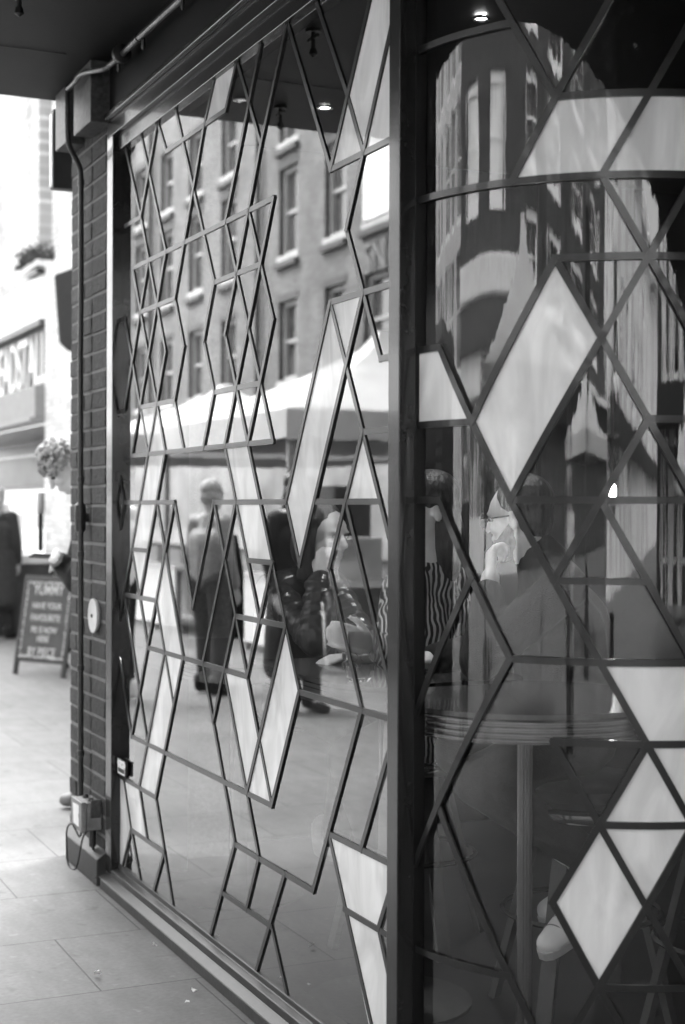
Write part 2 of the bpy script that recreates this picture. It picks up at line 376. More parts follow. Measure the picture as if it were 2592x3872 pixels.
for k, (s, o) in enumerate(hook_spots):
    h = MB(); c = W(s, o, HS); h.lathe(c, [(.028, -.012), (.028, 0)], 16); h.tube([c, c - Z * .07], .008); h.tube([c + A * .04 - Z * .03, c - A * .04 - Z * .03], .007); h.lathe(c - Z * .1, [(.003, 0), (.016, .01), (.012, .03)], 12)
    tag(h.build('ceiling_hook', 'black', origin=c), ['black hook fitting on the soffit near the top left corner', 'black hook fitting on the soffit beyond the brick pier', 'black hook fitting on the soffit, nearest the corner post'][k], 'hook', 'black fittings on the soffit')
for k, (s, o, m, lb) in enumerate(((.56, .97, 'lampglow', 'bright recessed downlight in the soffit, mirrored in the flat window'), (.60, .61, 'lampdim', 'dim recessed downlight in the soffit near the brick pier'),
                               (-2.10, 1.75, 'lampglow', 'bright recessed downlight in the soffit, mirrored high in the curved glass'), (-4.8, .54, 'lampdim', 'small dim downlight in the soffit behind the viewer'))):
    t = thing('downlight', lb, 'downlight', W(s, o, HS), 'recessed lights in the soffit')
    MB().lathe(W(s, o, HS), [(.036, -.002), (.036, -.008), (.024, -.011), (.022, -.002)], 28, closed=True).build('trim_ring', 'chrome', t, True)
    MB().lathe(W(s, o, HS), [(.021, -.005), (.021, -.002)], 24).build('lens', m, t)

# fascia above the windows
fa = thing('fascia', 'near black painted fascia beam between window head and soffit', 'fascia', W(-.9, 0, 2.95))
MB().fbox(.303, -2.22, -.2, .030, 2.925, HS).build('beam', 'fascia', fa, bevel=.002)
MB().fbox(.303, -2.22, .030, .052, 2.925, 2.945).build('moulding', 'frame', fa, bevel=.003)
ph = [.44 + i * .06 for i in range(32)]
def ringwall(mb, r0, r1, z0, z1, p0=.44, p1=2.3, n=36):
    g = [p0 + (p1 - p0) * i / n for i in range(n + 1)]
    out = [CYL(p, r1, z0) for p in g] + [CYL(p, r0, z0) for p in reversed(g)]
    for i in range(n):
        a, b = g[i], g[i + 1]
        mb.hexa([CYL(a, r0, z0), CYL(b, r0, z0), CYL(b, r1, z0), CYL(a, r1, z0), CYL(a, r0, z1), CYL(b, r0, z1), CYL(b, r1, z1), CYL(a, r1, z1)])
    return mb
ringwall(MB(), RR - .12, RR + .03, 2.925, HS).build('curved_beam', 'fascia', fa, True)

# ================================================================== left window
ROW0 = EYE + .0123; RH = .2 * .8660254
def L(i, j, o=0.): return W(-.1 * i, o, ROW0 + j * RH)
Z_BOT, Z_TOP = .098, 2.80
S_L, S_R = .285, -2.14
win = thing('lattice_window', 'large flat shop window with an irregular dark diamond lattice and white panels', 'shop window', W(-.9, 0, 0))
runs = """-2 6 0 6;0 6 -2 8;0 6 3 3;0 6 2 8;0 8 3 5;3 5 -1 1;2 8 3 7;3 7 9 7;4 8 8 4;9 7 10 8;7 7 4 4;7 7 8 8;4 4 5 3;5 3 4 2;4 2 5 1;3 3 2 2
8 4 12 4;8 4 7 3;7 3 8 2;8 2 12 2;8 2 7 1;-1 5 13 5;-1 5 0 4;0 4 2 2;0 4 -1 3;0 4 1 5;-1 3 -2 4;-3 4 -2 4;-1 3 0 2;-1 3 -2 2;-3 2 -2 2;0 4 4 4;0 2 4 2;2 2 1 1;0 2 1 1;2 2 3 1;0 2 -1 1
-1 1 13 1;1 1 -1 -1;3 1 1 -1;-3 1 -2 0;-2 0 4 0;-1 -1 1 -1;2 0 5 -3;4 0 2 -2;4 0 6 -2;6 -2 8 0;-2 0 -3 -1;-1 -1 -2 -2;-1 -1 0 -2;1 -1 0 -2;-2 -2 2 -2;-2 -2 0 -4;-2 -2 -3 -3;0 -2 1 -3;2 -2 0 -4;2 -2 3 -3
1 -3 11 -3;0 -4 -1 -5;0 -4 1 -5;-3 -3 -1 -5;3 -3 1 -5;3 -3 4 -4;5 -3 2 -6;-1 -5 13 -5;1 -5 0 -6;-3 -6 2 -6;-2 -6 -1 -7;0 -6 1 -7;2 -6 4 -8.2;-1 -7 3 -7;-1 -7 -2.1 -8.2;-1 -7 .2 -8.2;3 -7 1.8 -8.2
10 8 12 6;14 8 12 6;12 6 11 5;12 8 9 5;9 5 10 4;11 5 10 4;11 5 12 4;13 5 12 4;10 4 9 3;9 3 10 2;10 4 11 3;12 4 11 3;11 3 10 2;11 3 12 2;12 4 13 3;13 3 12 2;10 2 9 1;10 2 11 1;12 2 11 1;12 2 13 1;9 1 10 0;11 1 12 0
8 0 14 0;8 0 10 -2;10 0 8 -2;8 -2 7 -3;10 0 12 -2;12 0 15 -3;11 -1 13 -1;13 -1 12 -2;10 -2 14 -2;10 -2 9 -3;10 -2 11 -3;12 -2 11 -3;14 -2 12 -4;11 -3 13 -5;9 -3 11 -5;9 -3 8 -4;7 -3 10 -6;12 -4 11 -5;15 -3 13 -5
15 -3 21 -3;11 -5 12 -6;10 -6 16 -6;16 -6 19 -3;10 -6 7.8 -8.2;12 -6 11 -7;14 -6 11.8 -8.2;9 -7 13 -7;13 -7 14.2 -8.2;17 -5 21.3 -5;17 -5 20.2 -8.2;18 -6 21.3 -6;20 -6 21.2 -4.8;20 -6 21.3 -7.3;19 -5 21.3 -2.7
16 8 18 6;17 5 20 8;17 5 14 8;17 5 21.3 5;18 6 19 5;19 5 21.3 7.3;19 5 18 4;18 4 19 3;17 3 21.3 3;17 3 14 0;17 3 18 2;19 3 18 2;18 2 15 -1;18 2 19 1;19 1 21.3 1;19 3 20 2;20 2 21.3 2;19 1 18 0;19 1 21.3 -1.3;14 0 15 -1;16 0 20 0;18 0 17 -1;17 -1 19 -3;18 0 21.2 -3.2""".replace('\n', ';')
lat = MB(); BW = .0155
for r in runs.split(';'):
    i0, j0, i1, j1 = map(float, r.split()); a, b = L(i0, j0), L(i1, j1); d = (b - a).normalized()
    o = 0. if j0 == j1 else (.0008 if (i1 - i0) * (j1 - j0) > 0 else -.0008)
    e = BW * .42; a = a - d * e; b = b + d * e
    for p in (a, b): p.z = min(max(p.z, Z_BOT - .01), Z_TOP + .01)
    side = d.cross(N)
    lat.box((a + b) / 2 + N * (o / 2 - .0018), (b - a) / 2, side * (BW / 2), N * (.0018 + o / 2))
lat.build('lattice', 'bar', win)
opals = ["9 7;7 7;8 8;10 8", "1 1;3 1;2 0;0 0", "0 0;2 0;1 -1;-1 -1", "-1 -1;1 -1;0 -2", "3 -1;5 -3;3 -3;2 -2", "3 -3;5 -3;4 -4", "3 -3;4 -4;3 -5;1 -5", "1 -5;3 -5;2 -6;0 -6", "-2.9 -6;-2 -6;-1 -7;-2.1 -8.15;-2.9 -8.15",
         "-2 -6;0 -6;1 -7;-1 -7", "9 1;11 1;12 0;10 0", "10 0;12 0;13 -1;11 -1", "9 -3;11 -3;12 -4;11 -5", "14 -2;15 -3;13 -5;12 -4", "12 -4;13 -5;11 -5", "17 -5;21.2 -5;20 -6;18 -6", "18 -6;20 -6;21.2 -7.2;21.2 -8.15;20.1 -8.15",
         "18 6;20 7.75;21.2 7.75;21.2 7.2;19 5", "18 6;19 5;17 5", "19 5;21.2 7.2;21.2 5", "17 3;18 2;15 -1;14 0", "17 3;19 3;18 2", "19 1;18 0;20 0", "0 2;2 2;1 1", "2 2;3 1;1 1"]
for q in opals:
    pts = [L(*map(float, p.split()), -.0079) for p in q.split(';')]; c = sum(pts, V()) / len(pts)
    pts = [p + (c - p).normalized() * .004 for p in pts]
    MB().prism(pts, N * .004).build('opal_panel', 'opal', win, origin=c)
MB().add([W(S_L, -.0043, Z_BOT - .01), W(S_R, -.0043, Z_BOT - .01), W(S_R, -.0043, Z_TOP + .01), W(S_L, -.0043, Z_TOP + .01)], [(0, 1, 2, 3)]).build('glass_pane', 'glass', win)
fr = MB()
fr.fbox(.329, .252, -.06, .032, .060, 2.86)                      # jamb beside the brick pier
fr.build('side_frame', 'frame', win, bevel=.002)
hd = MB()
hd.fbox(.329, -2.13, -.06, .0325, 2.8605, 2.924); hd.fbox(.2515, -2.13, -.06, .014, 2.80, 2.860)
hd.build('head_frame', 'frame', win, bevel=.0025)
prof = [(-.06, 0), (.062, 0), (.062, .036), (.031, .040), (.031, .076), (.004, .080), (.004, .098), (-.06, .098)]
sl = MB().prism([W(.325, o, z) for o, z in prof[2:]] , A * -2.457); sl.build('sill', 'sill', win, bevel=.003)
MB().fbox(.299, -2.135, -.06, .062, 0, .0355).build('base_plinth', 'plinth', win, bevel=.003)

# corner post
po = thing('corner_post', 'slim square dark metal post between the flat and the curved window', 'post', W(-2.16, 0, 0))
MB().fbox(-2.132, -2.188, .0, .042, .0, 2.925).build('post_shaft', 'frame', po, bevel=.002)
MB().fbox(-2.145, -2.186, -.03, -.0005, .0, 2.925).build('glazing_bead', 'fascia', po, bevel=.002)

# ================================================================== curved corner window
def PHI(k): return .65826 + .1 * k / RR
def Cc(k, j, r=RR): return CYL(PHI(k), r, ROW0 + .003 + j * RH)
cw = thing('curved_window', 'curved corner window with large dark diamond lattice and a few white panels', 'shop window', CYL(1.3, RR, 0))
cr = """-1 6 2 6;1 7 3 5;3 5 5 7;3 5 9 5;3 5 2 4;-1 4 10 4;5 5 4 4;5 5 6 6;4 4 6 2;3 3 9 3;3 3 1 1;3 3 5 1;5 3 2 0;5 1 7 -1;5 1 9 1;1 1 2 0;5 1 3 -1;-1 1 1 1;-1 2 0 2;0 2 1 1;-1 0 0 0;0 0 2 -2;2 0 10 0;2 0 5 -3;4 0 7 -3;3 -1 5 -1;1 -1 -1 -3;2 -2 -1 -5
2 -2 10 -2;3 -3 9 -3;3 -3 4 -4;5 -3 3 -5;5 -3 8 -6;4 -4 10 -4;4 -4 7.5 -7.5;7 -3 2.8 -7.2;3 -5 5.5 -7.5;0 -4 3.5 -7.5;-1 -6 2 -6;4 -6 10 -6;5 3 7 5;6 2 8 4;7 5 9 3;6 0 8 2;7 1 9 -1;7 -1 9 -3;6 -2 8 0;6 6 8 4;8 -4 6 -6;7 -5 9 -3;-1 -7.5 10 -7.5;0 7.2 1 7;5 7 7 5""".replace('\n', ';')
cl = MB()
for r in cr.split(';'):
    i0, j0, i1, j1 = map(float, r.split()); i0 = max(i0, -1.35); i1 = max(i1, -1.35)
    o = 0. if j0 == j1 else (.0008 if (i1 - i0) * (j1 - j0) > 0 else -.0008)
    ln = math.hypot((i1 - i0) * .1, (j1 - j0) * RH); di, dj = (i1 - i0) * .1 / ln, (j1 - j0) * RH / ln
    e = BW * .42; x0, y0 = i0 * .1 - di * e, j0 * RH - dj * e; x1, y1 = i1 * .1 + di * e, j1 * RH + dj * e
    n = max(2, int(abs(i1 - i0) * 4)); ring = []
    for t in range(n + 1):
        x, y = x0 + (x1 - x0) * t / n, y0 + (y1 - y0) * t / n
        for sx, rr in ((-1, RR - .006), (1, RR - .006), (1, RR + o), (-1, RR + o)):
            ring.append(CYL(.65826 + (x - dj * sx * BW / 2) / RR, rr, ROW0 + .003 + y + di * sx * BW / 2))
    cl.add(ring, [(4 * t + k, 4 * t + (k + 1) % 4, 4 * t + 4 + (k + 1) % 4, 4 * t + 4 + k) for t in range(n) for k in range(4)] + [(3, 2, 1, 0), (4 * n, 4 * n + 1, 4 * n + 2, 4 * n + 3)])
cl.build('lattice', 'bar', cw, True)
def curved_panel(poly):
    pts = [tuple(map(float, p.split())) for p in poly.split(';')]
    cx = sum(p[0] for p in pts) / len(pts); cy = sum(p[1] for p in pts) / len(pts)
    bm = bmesh.new(); vsx = [bm.verts.new((cx + (a - cx) * .985, cy + (b - cy) * .985, 0)) for a, b in pts]; bm.faces.new(vsx)
    k = -1.
    while k < 10:
        bmesh.ops.bisect_plane(bm, geom=bm.verts[:] + bm.edges[:] + bm.faces[:], plane_co=(k, 0, 0), plane_no=(1, 0, 0)); k += .2
    ex = bmesh.ops.extrude_face_region(bm, geom=bm.faces[:]); top = [v for v in ex['geom'] if isinstance(v, bmesh.types.BMVert)]
    for v in top: v.co.z = 1
    for v in bm.verts: v.co = CYL(PHI(v.co.x), RR - (.0062 if v.co.z < .5 else .0100), ROW0 + .003 + v.co.y * RH)
    bmesh.ops.recalc_face_normals(bm, faces=bm.faces)
    me = bpy.data.meshes.new('opal_panel'); bm.to_mesh(me); bm.free(); me.materials.append(M['opal'])
    for p in me.polygons: p.use_smooth = True
    me.set_sharp_from_angle(angle=R_(35))
    o = bpy.data.objects.new('opal_panel', me); COL.objects.link(o); adopt(o, cw)
for q in ("3 5;5 5;4 4;2 4", "5 5;7 5;6 4;4 4", "3 3;4 2;2 0;1 1", "-1.3 2;0 2;1 1;-1.3 1", "4 -2;8 -2;7 -3;5 -3", "5 -3;6 -4;4 -4", "5 -3;7 -3;6 -4", "4 -4;6 -4;5 -5", "4 -4;5 -5;4 -6;3 -5"): curved_panel(q)
n = 40; g = [.432 + (2.25 - .432) * i / n for i in range(n + 1)]
gm = MB().add([CYL(p, RR - .0102, z) for p in g for z in (.09, 2.81)], [(2 * i, 2 * i + 2, 2 * i + 3, 2 * i + 1) for i in range(n)])
gm.build('glass_pane', 'glass_curved', cw, True)
ringwall(MB(), RR - .07, RR + .004, .08, .10).build('bottom_rail', 'frame', cw, True)
ringwall(MB(), RR - .07, RR + .031, .04, .08).build('sill', 'sill', cw, True)
ringwall(MB(), RR - .07, RR + .062, 0, .036).build('base_plinth', 'plinth', cw, True)
ringwall(MB(), RR - .07, RR + .02, 2.80, 2.925).build('head_frame', 'frame', cw, True)
# return facade round the corner, past the frame's right edge
pb = CYL(2.3, RR, 0); tdir = (CYL(2.31, RR, 0) - pb).normalized(); nd = (pb - V((CX, CY, 0))).normalized()
rw = thing('return_wall', 'dark plain wall that continues the shopfront past the curved window', 'wall', pb)
MB().box(pb + tdir * 3.1 - nd * .07 + Z * (HS / 2), tdir * 3.05, nd * .09, Z * (HS / 2)).build('wall', 'fascia', rw)

# ================================================================== brick pier and what is fixed to it
pr = thing('brick_pier', 'dark brick pier with pale raised mortar at the left of the flat window', 'brick pier', W(.64, 0, 0))
MB().fbox(.905, .372, -.5, .0208, .06, HS - .002).build('mortar_core', 'mortar', pr)
MB().fbox(.372, .3295, -.3, .012, .0, HS - .002).build('shadow_gap', 'fascia', pr)
bk = MB(); nrow = 0; z = .105
while z < HS - .08:
    x = .908 + random.uniform(-.004, .004); seq = ([.215, .1025, .215] if nrow % 2 else [.1025, .215, .215]); 
    for k, w in enumerate(seq):
        x1 = x - w
        if k == 2 : x1 = .374
        o1 = .0232 + random.uniform(-.0008, .0032); dz = random.uniform(-.0015, .0015)
        p = [W(a, o, zz) for zz in (z + dz, z + .064 + dz) for a, o in ((x, -.1), (x1, -.1), (x1, o1), (x, o1))]
        p = [q + V((random.uniform(-.0013, .0013), random.uniform(-.0013, .0013), random.uniform(-.0015, .0015))) for q in p]
        bk.hexa(p); x = x1 - .0105
    z += .0755; nrow += 1
bk.build('bricks', 'brick', pr, bevel=.003)
pp = [(.905, .022), (.905, .064), (.4, .064), (.4, .022)]
sk = MB().add([W(.955, -.3, 0), W(.815, .066, 0), W(.33, .066, 0), W(.33, -.3, 0), W(.955, -.3, .1), W(.815, .066, .1), W(.33, .066, .1), W(.33, -.3, .1), W(.95, -.3, .128), W(.925, .0275, .128), W(.33, .0275, .128), W(.33, -.3, .128)],
              [(3, 2, 1, 0), (0, 1, 5, 4), (1, 2, 6, 5), (2, 3, 7, 6), (3, 0, 4, 7), (4, 5, 9, 8), (5, 6, 10, 9), (6, 7, 11, 10), (7, 4, 8, 11), (8, 9, 10, 11)])
sk.build('pier_plinth', 'plinth', pr, bevel=.004)
# end wall of the building behind the pier
ew = thing('end_wall', 'dark end wall of the building running back from the brick pier', 'wall', W(.8, -3, 0))
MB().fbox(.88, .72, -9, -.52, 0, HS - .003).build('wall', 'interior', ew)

# steel beam ends
def cut(x, y, k=1.9525): return (x / k / 1.6531, y / k / 1.6531)      # from the 0..800 px detail of the photograph
def sof(p): q = p - P0; return q.dot(A), q.dot(N)
b1 = onp(*cut(545, 1000), .1); b2 = onp(*cut(670, 900), .1); zb = (b1.z + b2.z) / 2; s1, s2 = sof(b1)[0], sof(b2)[0]
bx = thing('beam_casing', 'speckled steel beam casing jutting from the fascia above the brick pier', 'beam casing', W(s2, .05, zb))
MB().fbox(s1, s2, .012, .1, zb, HS - .001).build('casing', 'steel', bx, bevel=.003)
c1 = onp(*cut(410, 1115), .1); c2 = onp(*cut(483, 1060), .1)
by = thing('end_casing', 'narrow speckled steel casing at the far end of the fascia, behind the pipe', 'beam casing', W(.8, .05, 2.8))
MB().fbox(sof(c1)[0], sof(c2)[0], -.1, .1, (c1.z + c2.z) / 2, HS - .001).build('casing', 'steel', by, bevel=.003)
d1 = onp(*cut(396, 1385), .06)
bz = thing('wall_box', 'black box with a pale edge hanging beyond the brick pier below the soffit', 'wall box', W(.95, .0, d1.z))
s0 = sof(d1)[0]
MB().fbox(s0 + .06, s0, -.12, .06, d1.z, HS - .002).build('housing', 'black', bz, bevel=.004)
MB().fbox(s0 + .05, s0 + .004, .0605, .066, d1.z + .01, HS - .02).build('edge_strip', 'white', bz)
# conduit
def pl(lst): return [onp(*cut(x, y), o) for x, y, o in lst]
def smooth(pts, n=5):
    out = []
    for i in range(len(pts) - 1):
        a, b, c, d = pts[max(i - 1, 0)], pts[i], pts[i + 1], pts[min(i + 2, len(pts) - 1)]
        for k in range(n):
            t = k / n; out.append(.5 * ((2 * b) + (c - a) * t + (2 * a - 5 * b + 4 * c - d) * t * t + (3 * b - a - 3 * c + d) * t ** 3))
    return out + [pts[-1]]
cd = thing('conduit', 'thin dark conduit pipe running under the soffit then down the brick pier', 'pipe', W(.61, .06, 1.5))
top = pl([(1560, -213, .075), (1330, 0, .075), (1020, 285, .075), (940, 362, .075)])
MB().tube(top, .0115).build('upper_run', 'pipe_new', cd, True)
MB().tube(smooth(pl([(940, 362, .075), (880, 425, .078), (800, 490, .085), (760, 510, .10), (610, 542, .128), (560, 600, .132), (500, 662, .135)])), .0105).build('bend_run', 'pipe_new', cd, True)
MB().tube(smooth(pl([(500, 655, .135), (500, 800, .135), (502, 1000, .13), (520, 1090, .115), (585, 1220, .07), (598, 1300, .06), (600, 1500, .057)])) + pl([(600, 2200, .057), (595, 1952 + 690, .057)]) + pl([(598, 2 * 1952.5 - 0, .057)]), .0112).build('down_pipe', 'pipe', cd, True)
lowp = pl([(598, 3900, .057), (597, 5870, .057)])
MB().tube(lowp, .0112).build('lower_pipe', 'pipe', cd, True)
jb = pl([(898, 400, .078)])[0]
MB().lathe(jb, [(.03, -.014), (.034, -.012), (.034, .012), (.03, .014)], 20, A).build('inspection_box', 'black', cd, True)
for x, y, o, d in ((1020, 285, .075, A), (600, 1350, .057, Z), (597, 1952 + 1590, .057, Z), (597, 1952 + 2140, .057, Z), (597, 3905 + 1025, .057, Z), (599, 3905 + 1655, .057, Z)):
    c = pl([(x, y, o)])[0]; MB().lathe(c, [(.0118, -.012), (.0145, -.011), (.0145, .011), (.0118, .012)], 16, d).build('pipe_clip', 'pipe', cd, True)
c = pl([(595, 1952 + 1870, .055)])[0]; MB().lathe(c, [(.012, -.06), (.022, -.05), (.024, .0), (.022, .05), (.012, .06)], 16, Z).tube([c, c - N * .03], .018).build('coupling', 'pipe', cd, True)
for x, y in ((1350, 30), (1060, 325), (878, 490), (585, 655)):
    c = pl([(x, y, .08)])[0]; MB().lathe(c, [(.002, -.02), (.007, -.012), (.007, .02)], 10, Z).build('hanger_screw', 'black', cd, True)
# round cover plate
dp = pl([(703, 3905 + 640, .03)])[0]
ds = thing('cover_disc', 'round white metal cover plate screwed to the brick pier', 'cover plate', dp)
MB().lathe(dp, [(.060, -.006), (.066, .0), (.068, .008), (.067, .011), (.0, .0115)], 40, N).build('plate', mat('disc_enamel', .62, .4, noise=.1, nscale=15), ds, True)
MB().lathe(dp + N * .012, [(.007, 0), (.007, .003), (.004, .005)], 12, N).build('screw', 'steel', ds, True)
MB().lathe(dp, [(.05, -.012), (.05, -.004)], 24, N).build('backing', 'black', ds)
# weathered junction box at the foot of the pier
ja, jz = pl([(595, 3905 + 2090, .11)])[0], 0
sj = sof(ja)[0]; jx = thing('junction_box', 'battered grey junction box with torn white label low on the pier', 'junction box', W(sj, .06, .25))
zt = pl([(592, 3905 + 2025, .11)])[0].z; zb = pl([(592, 2700 * 1.9525 + 872 * 1.9525 / 1.96, .11)])[0].z
MB().fbox(sj + .15, sj, .024, .085, zb, zt).build('case', 'grey_box', jx, bevel=.005)
MB().fbox(sj + .154, sj - .004, .086, .108, zb - .003, zt + .003).build('lid', 'grey_box', jx, bevel=.004)
MB().prism([W(sj + a, .1085, zb + (zt - zb) * b) for a, b in ((.12, .85), (.03, .88), (.028, .6), (.04, .55), (.03, .4), (.03, .12), (.11, .15))], N * .001).build('torn_label', 'white', jx)
for a in (.03, .11): MB().lathe(W(sj + a, .06, zt), [(.012, 0), (.012, .006), (.008, .012)], 12).build('gland', 'black', jx, True)
MB().fbox(sj + .005, sj - .006, .03, .07, zb + .05, zb + .12).build('cable_tie', 'steel', jx, bevel=.002)
MB().tube(smooth([W(sj + .06, .09, zb), W(sj + .05, .1, zb - .03), W(sj + .09, .12, zb + .015), W(sj + .15, .125, zb - .02), W(sj + .17, .12, zb - .1), W(sj + .165, .115, .035), W(sj + .10, .11, .03), W(sj + .06, .105, .06), W(sj + .05, .085, zb - .03), W(sj + .03, .06, zb + .003)]), .0035, 8).build('loose_cable', 'black', jx, True)
MB().tube([W(sj + .045, .05, zb + .005), W(sj + .045, .05, zb - .07)], .014).tube([W(sj + .045, .05, zb - .07), W(sj + .045, .045, .115)], .006).build('cable_stub', 'pipe', jx, True)
# small plate in the window corner
pa, pb_ = onp(*cut(868, 3905 + 1690), .012), onp(*cut(925, 3905 + 1725), .012); q0 = onp(*cut(925, 3905 + 1835), .012)
sp0, sp1 = sof(pa)[0], sof(pb_)[0]; zt, zb = pb_.z, q0.z
ps = thing('notice_plate', 'small black plate with white rules and lettering low in the window corner', 'notice', W(sp1, .01, zb))
MB().fbox(sp0, sp1, .001, .011, zb, zt).build('plate', 'black', ps, bevel=.001)
H = zt - zb; w_ = sp0 - sp1; ru = MB()
for f in (.93, .62, .5, .10): ru.fbox(sp0 - .006, sp1 + .006, .0112, .0122, zb + H * f - .0025, zb + H * f + .0025)
for a in (sp0 - .006, sp1 + .009): ru.fbox(a, a - .003, .0112, .0122, zb + H * .1, zb + H * .93)
ru.build('rules', 'white', ps)
text('dobedo', 'lettering', 'white', W((sp0 + sp1) / 2, .0112, zb + H * .78), U, Z, .034, ps, extrude=.0005, offset=.0012)

# ================================================================== street seen directly, left
ST = at(122, 900, 18.0)                                   # right end of the stall's sign
so_s, so_o = sof(ST)
def T(s, o, z=0): return W(so_s + s, so_o + o, z)         # s: along the stall front, away; o: toward the street
def loc_obj(mb, name, m, parent, org):                    # mesh whose own axes follow the facades (x along, y out, z up)
    me = mb.mesh(name); rot = Matrix(((A.x, N.x, 0, org.x), (A.y, N.y, 0, org.y), (0, 0, 1, org.z), (0, 0, 0, 1)))
    me.transform(rot.inverted()); me.materials.append(M[m]); o = bpy.data.objects.new(name, me); COL.objects.link(o)
    o.matrix_world = rot
    o.parent = parent; o.matrix_parent_inverse = Matrix.Translation(-parent.location)
    return o
stl = thing('bread_shop', 'white painted street shop with tall white letters on a black sign', 'shop building', T(3, 0, 0))
wl_ = MB(); zs0, zs1 = 2.92, 3.60
wl_.fbox(0, 14, -.5, -.02, zs1 + .02, 4.33, T)
wl_.build('white_band', 'white', stl)
loc_obj(MB().fbox(-9, 0, -.5, .1, 0, 4.33, T), 'side_pier', 'w_brick', stl, T(0, 0, 0))
loc_obj(MB().fbox(-9, .16, -.5, -.02, 4.332, 8.6, T).fbox(1.45, 4.6, -.5, -.02, 4.332, 8.6, T).fbox(.16, 1.45, -.5, -.02, 8.0, 8.6, T), 'upper_wall', 'y_brick', stl, T(0, 0, 0))
loc_obj(MB().fbox(.9, 1.45, -.42, -.03, 4.45, 8.0, T), 'window_reveal', 'y_brick', stl, T(0, 0, 0))
rv = MB().fbox(.10, .9, -.47, -.40, 4.40, 8, T); rv.build('upper_pane', 'pane', stl)
MB().fbox(.10, .9, -.399, -.35, 4.40, 4.52, T).fbox(.10, .2, -.399, -.33, 4.52, 8, T).build('window_frame', 'offwhite', stl)
MB().fbox(4.6, 9, -.5, .12, 3.7, 8.6, T).build('white_pilaster', 'white', stl)
MB().fbox(9.0, 12, -.5, .0, 4.332, 8.6, T).build('far_wall', 'offwhite', stl)
sg = MB().fbox(0.02, 9, .0, .05, zs0 - .02, zs1 + .06, T); sg.build('sign_board', 'black', stl)
MB().fbox(0.02, 9, .05, .16, zs1 + .03, zs1 + .10, T).build('sign_hood', 'steel', stl)
text('BREADSTALL', 'sign_letters', 'white', T(1.78, .055, (zs0 + zs1) / 2), U, Z, .86, stl, extrude=.02, offset=.004, bold=1, fit=(3.45, .64))
MB().fbox(0.0, 9, .0, .22, 2.52, zs0 - .022, T).fbox(0, 9, .0, .28, 2.46, 2.518, T).build('awning_box', mat('awning_grey', .26, .6, noise=.1), stl, bevel=.01)
MB().fbox(0, 9, -3.2, -3.1, 0, 2.9, T).fbox(0, 9, -3.1, .0, 2.45, 2.459, T).fbox(-.08, 0, -3.1, -.51, 0, 2.9, T).build('inner_walls', mat('stall_inner', .26, .6, noise=.15, nscale=1), stl)
MB().fbox(0, 9, -1.05, -1.0, 2.25, 2.42, T).fbox(0, 9, -1.05, -1.0, 1.70, 1.76, T).fbox(1.35, 1.5, -1.05, -1.0, 1.76, 2.25, T).fbox(4.2, 4.35, -1.05, -1.0, .9, 2.25, T).build('inner_frame', 'dark_wood', stl)
MB().fbox(0.02, 9, -1.12, -1.08, 1.76, 2.25, T).build('menu_panel', mat('menu_grey', .24, .5, noise=.2, nscale=2), stl)
MB().fbox(1.9, 2.4, -3.09, -3.06, 1.2, 1.6, T).build('wall_notice', 'white', stl)
MB().fbox(1.85, 2.5, -3.09, -2.95, 1.02, 1.10, T).build('wall_shelf', 'dark_wood', stl)
lb = T(.75, -.4, 2.449); MB().lathe(lb, [(.09, -.03), (.09, 0)], 20).build('ceiling_lamp', 'lampglow', stl)
# counter with display cases
ct = thing('stall_counter', 'long dark serving counter with a pale rim before the bread shop', 'counter', T(1, .6, 0))
MB().fbox(-1.1, 8, .25, .95, 0, .80, T).build('counter_body', mat('counter_dark', .035, .6, noise=.3), ct)
MB().fbox(-1.12, 8, .2, 1.02, .802, .90, T).build('counter_top', 'offwhite', ct, bevel=.01)
def case(s, lb):
    t = thing('display_case', lb, 'display case', T(s, .6, .90), 'display cases on the stall counter'); f = MB()
    for a in (s - .33, s + .28):
        for o in (.32, .86): f.fbox(a, a + .05, o, o + .05, .902, 1.30, T)
    f.fbox(s - .33, s + .33, .32, .91, 1.30, 1.35, T); f.fbox(s - .33, s + .33, .32, .91, .902, .935, T); f.build('case_frame', 'white', t)
    MB().fbox(s - .26, s + .26, .38, .84, .94, 1.15, T).build('bread_tray', mat('loaves', .3, .8, noise=.5, nscale=14), t)
    MB().fbox(s - .3, s + .3, .905, .908, .936, 1.299, T).build('case_pane', 'case_glass', t)
case(.5, 'white framed glass display case on the counter nearest the white brick pier'); case(1.35, 'white framed glass display case on the counter beside the dark coated person')
for k, (s, h, w) in enumerate(((.1, .12, .1), (.32, .16, .08), (1.0, .1, .14), (1.5, .13, .1))):
    z0 = 1.352
    tag(MB().lathe(T(s, .6, z0), [(w * .8, 0), (w, h * .3), (w * .9, h), (w * .5, h * 1.1)], 16).build('food_tub', 'offwhite', None, True, origin=T(s, .6, z0)), ['pale tub at the right end on top of the display cases', 'narrow pale tub second on top of the display cases', 'wide pale tub third on top of the display cases', 'pale tub furthest left on top of the display cases'][k], 'tub', 'tubs on the display cases')
tag(MB().fbox(.0, .28, .1, .13, 1.36, 1.62, T).fbox(.12, .16, .08, .15, .905, 1.36, T).build('till_screen', 'black', None, bevel=.01, origin=T(.14, .12, .905)), 'small black till screen standing behind the display case', 'screen')
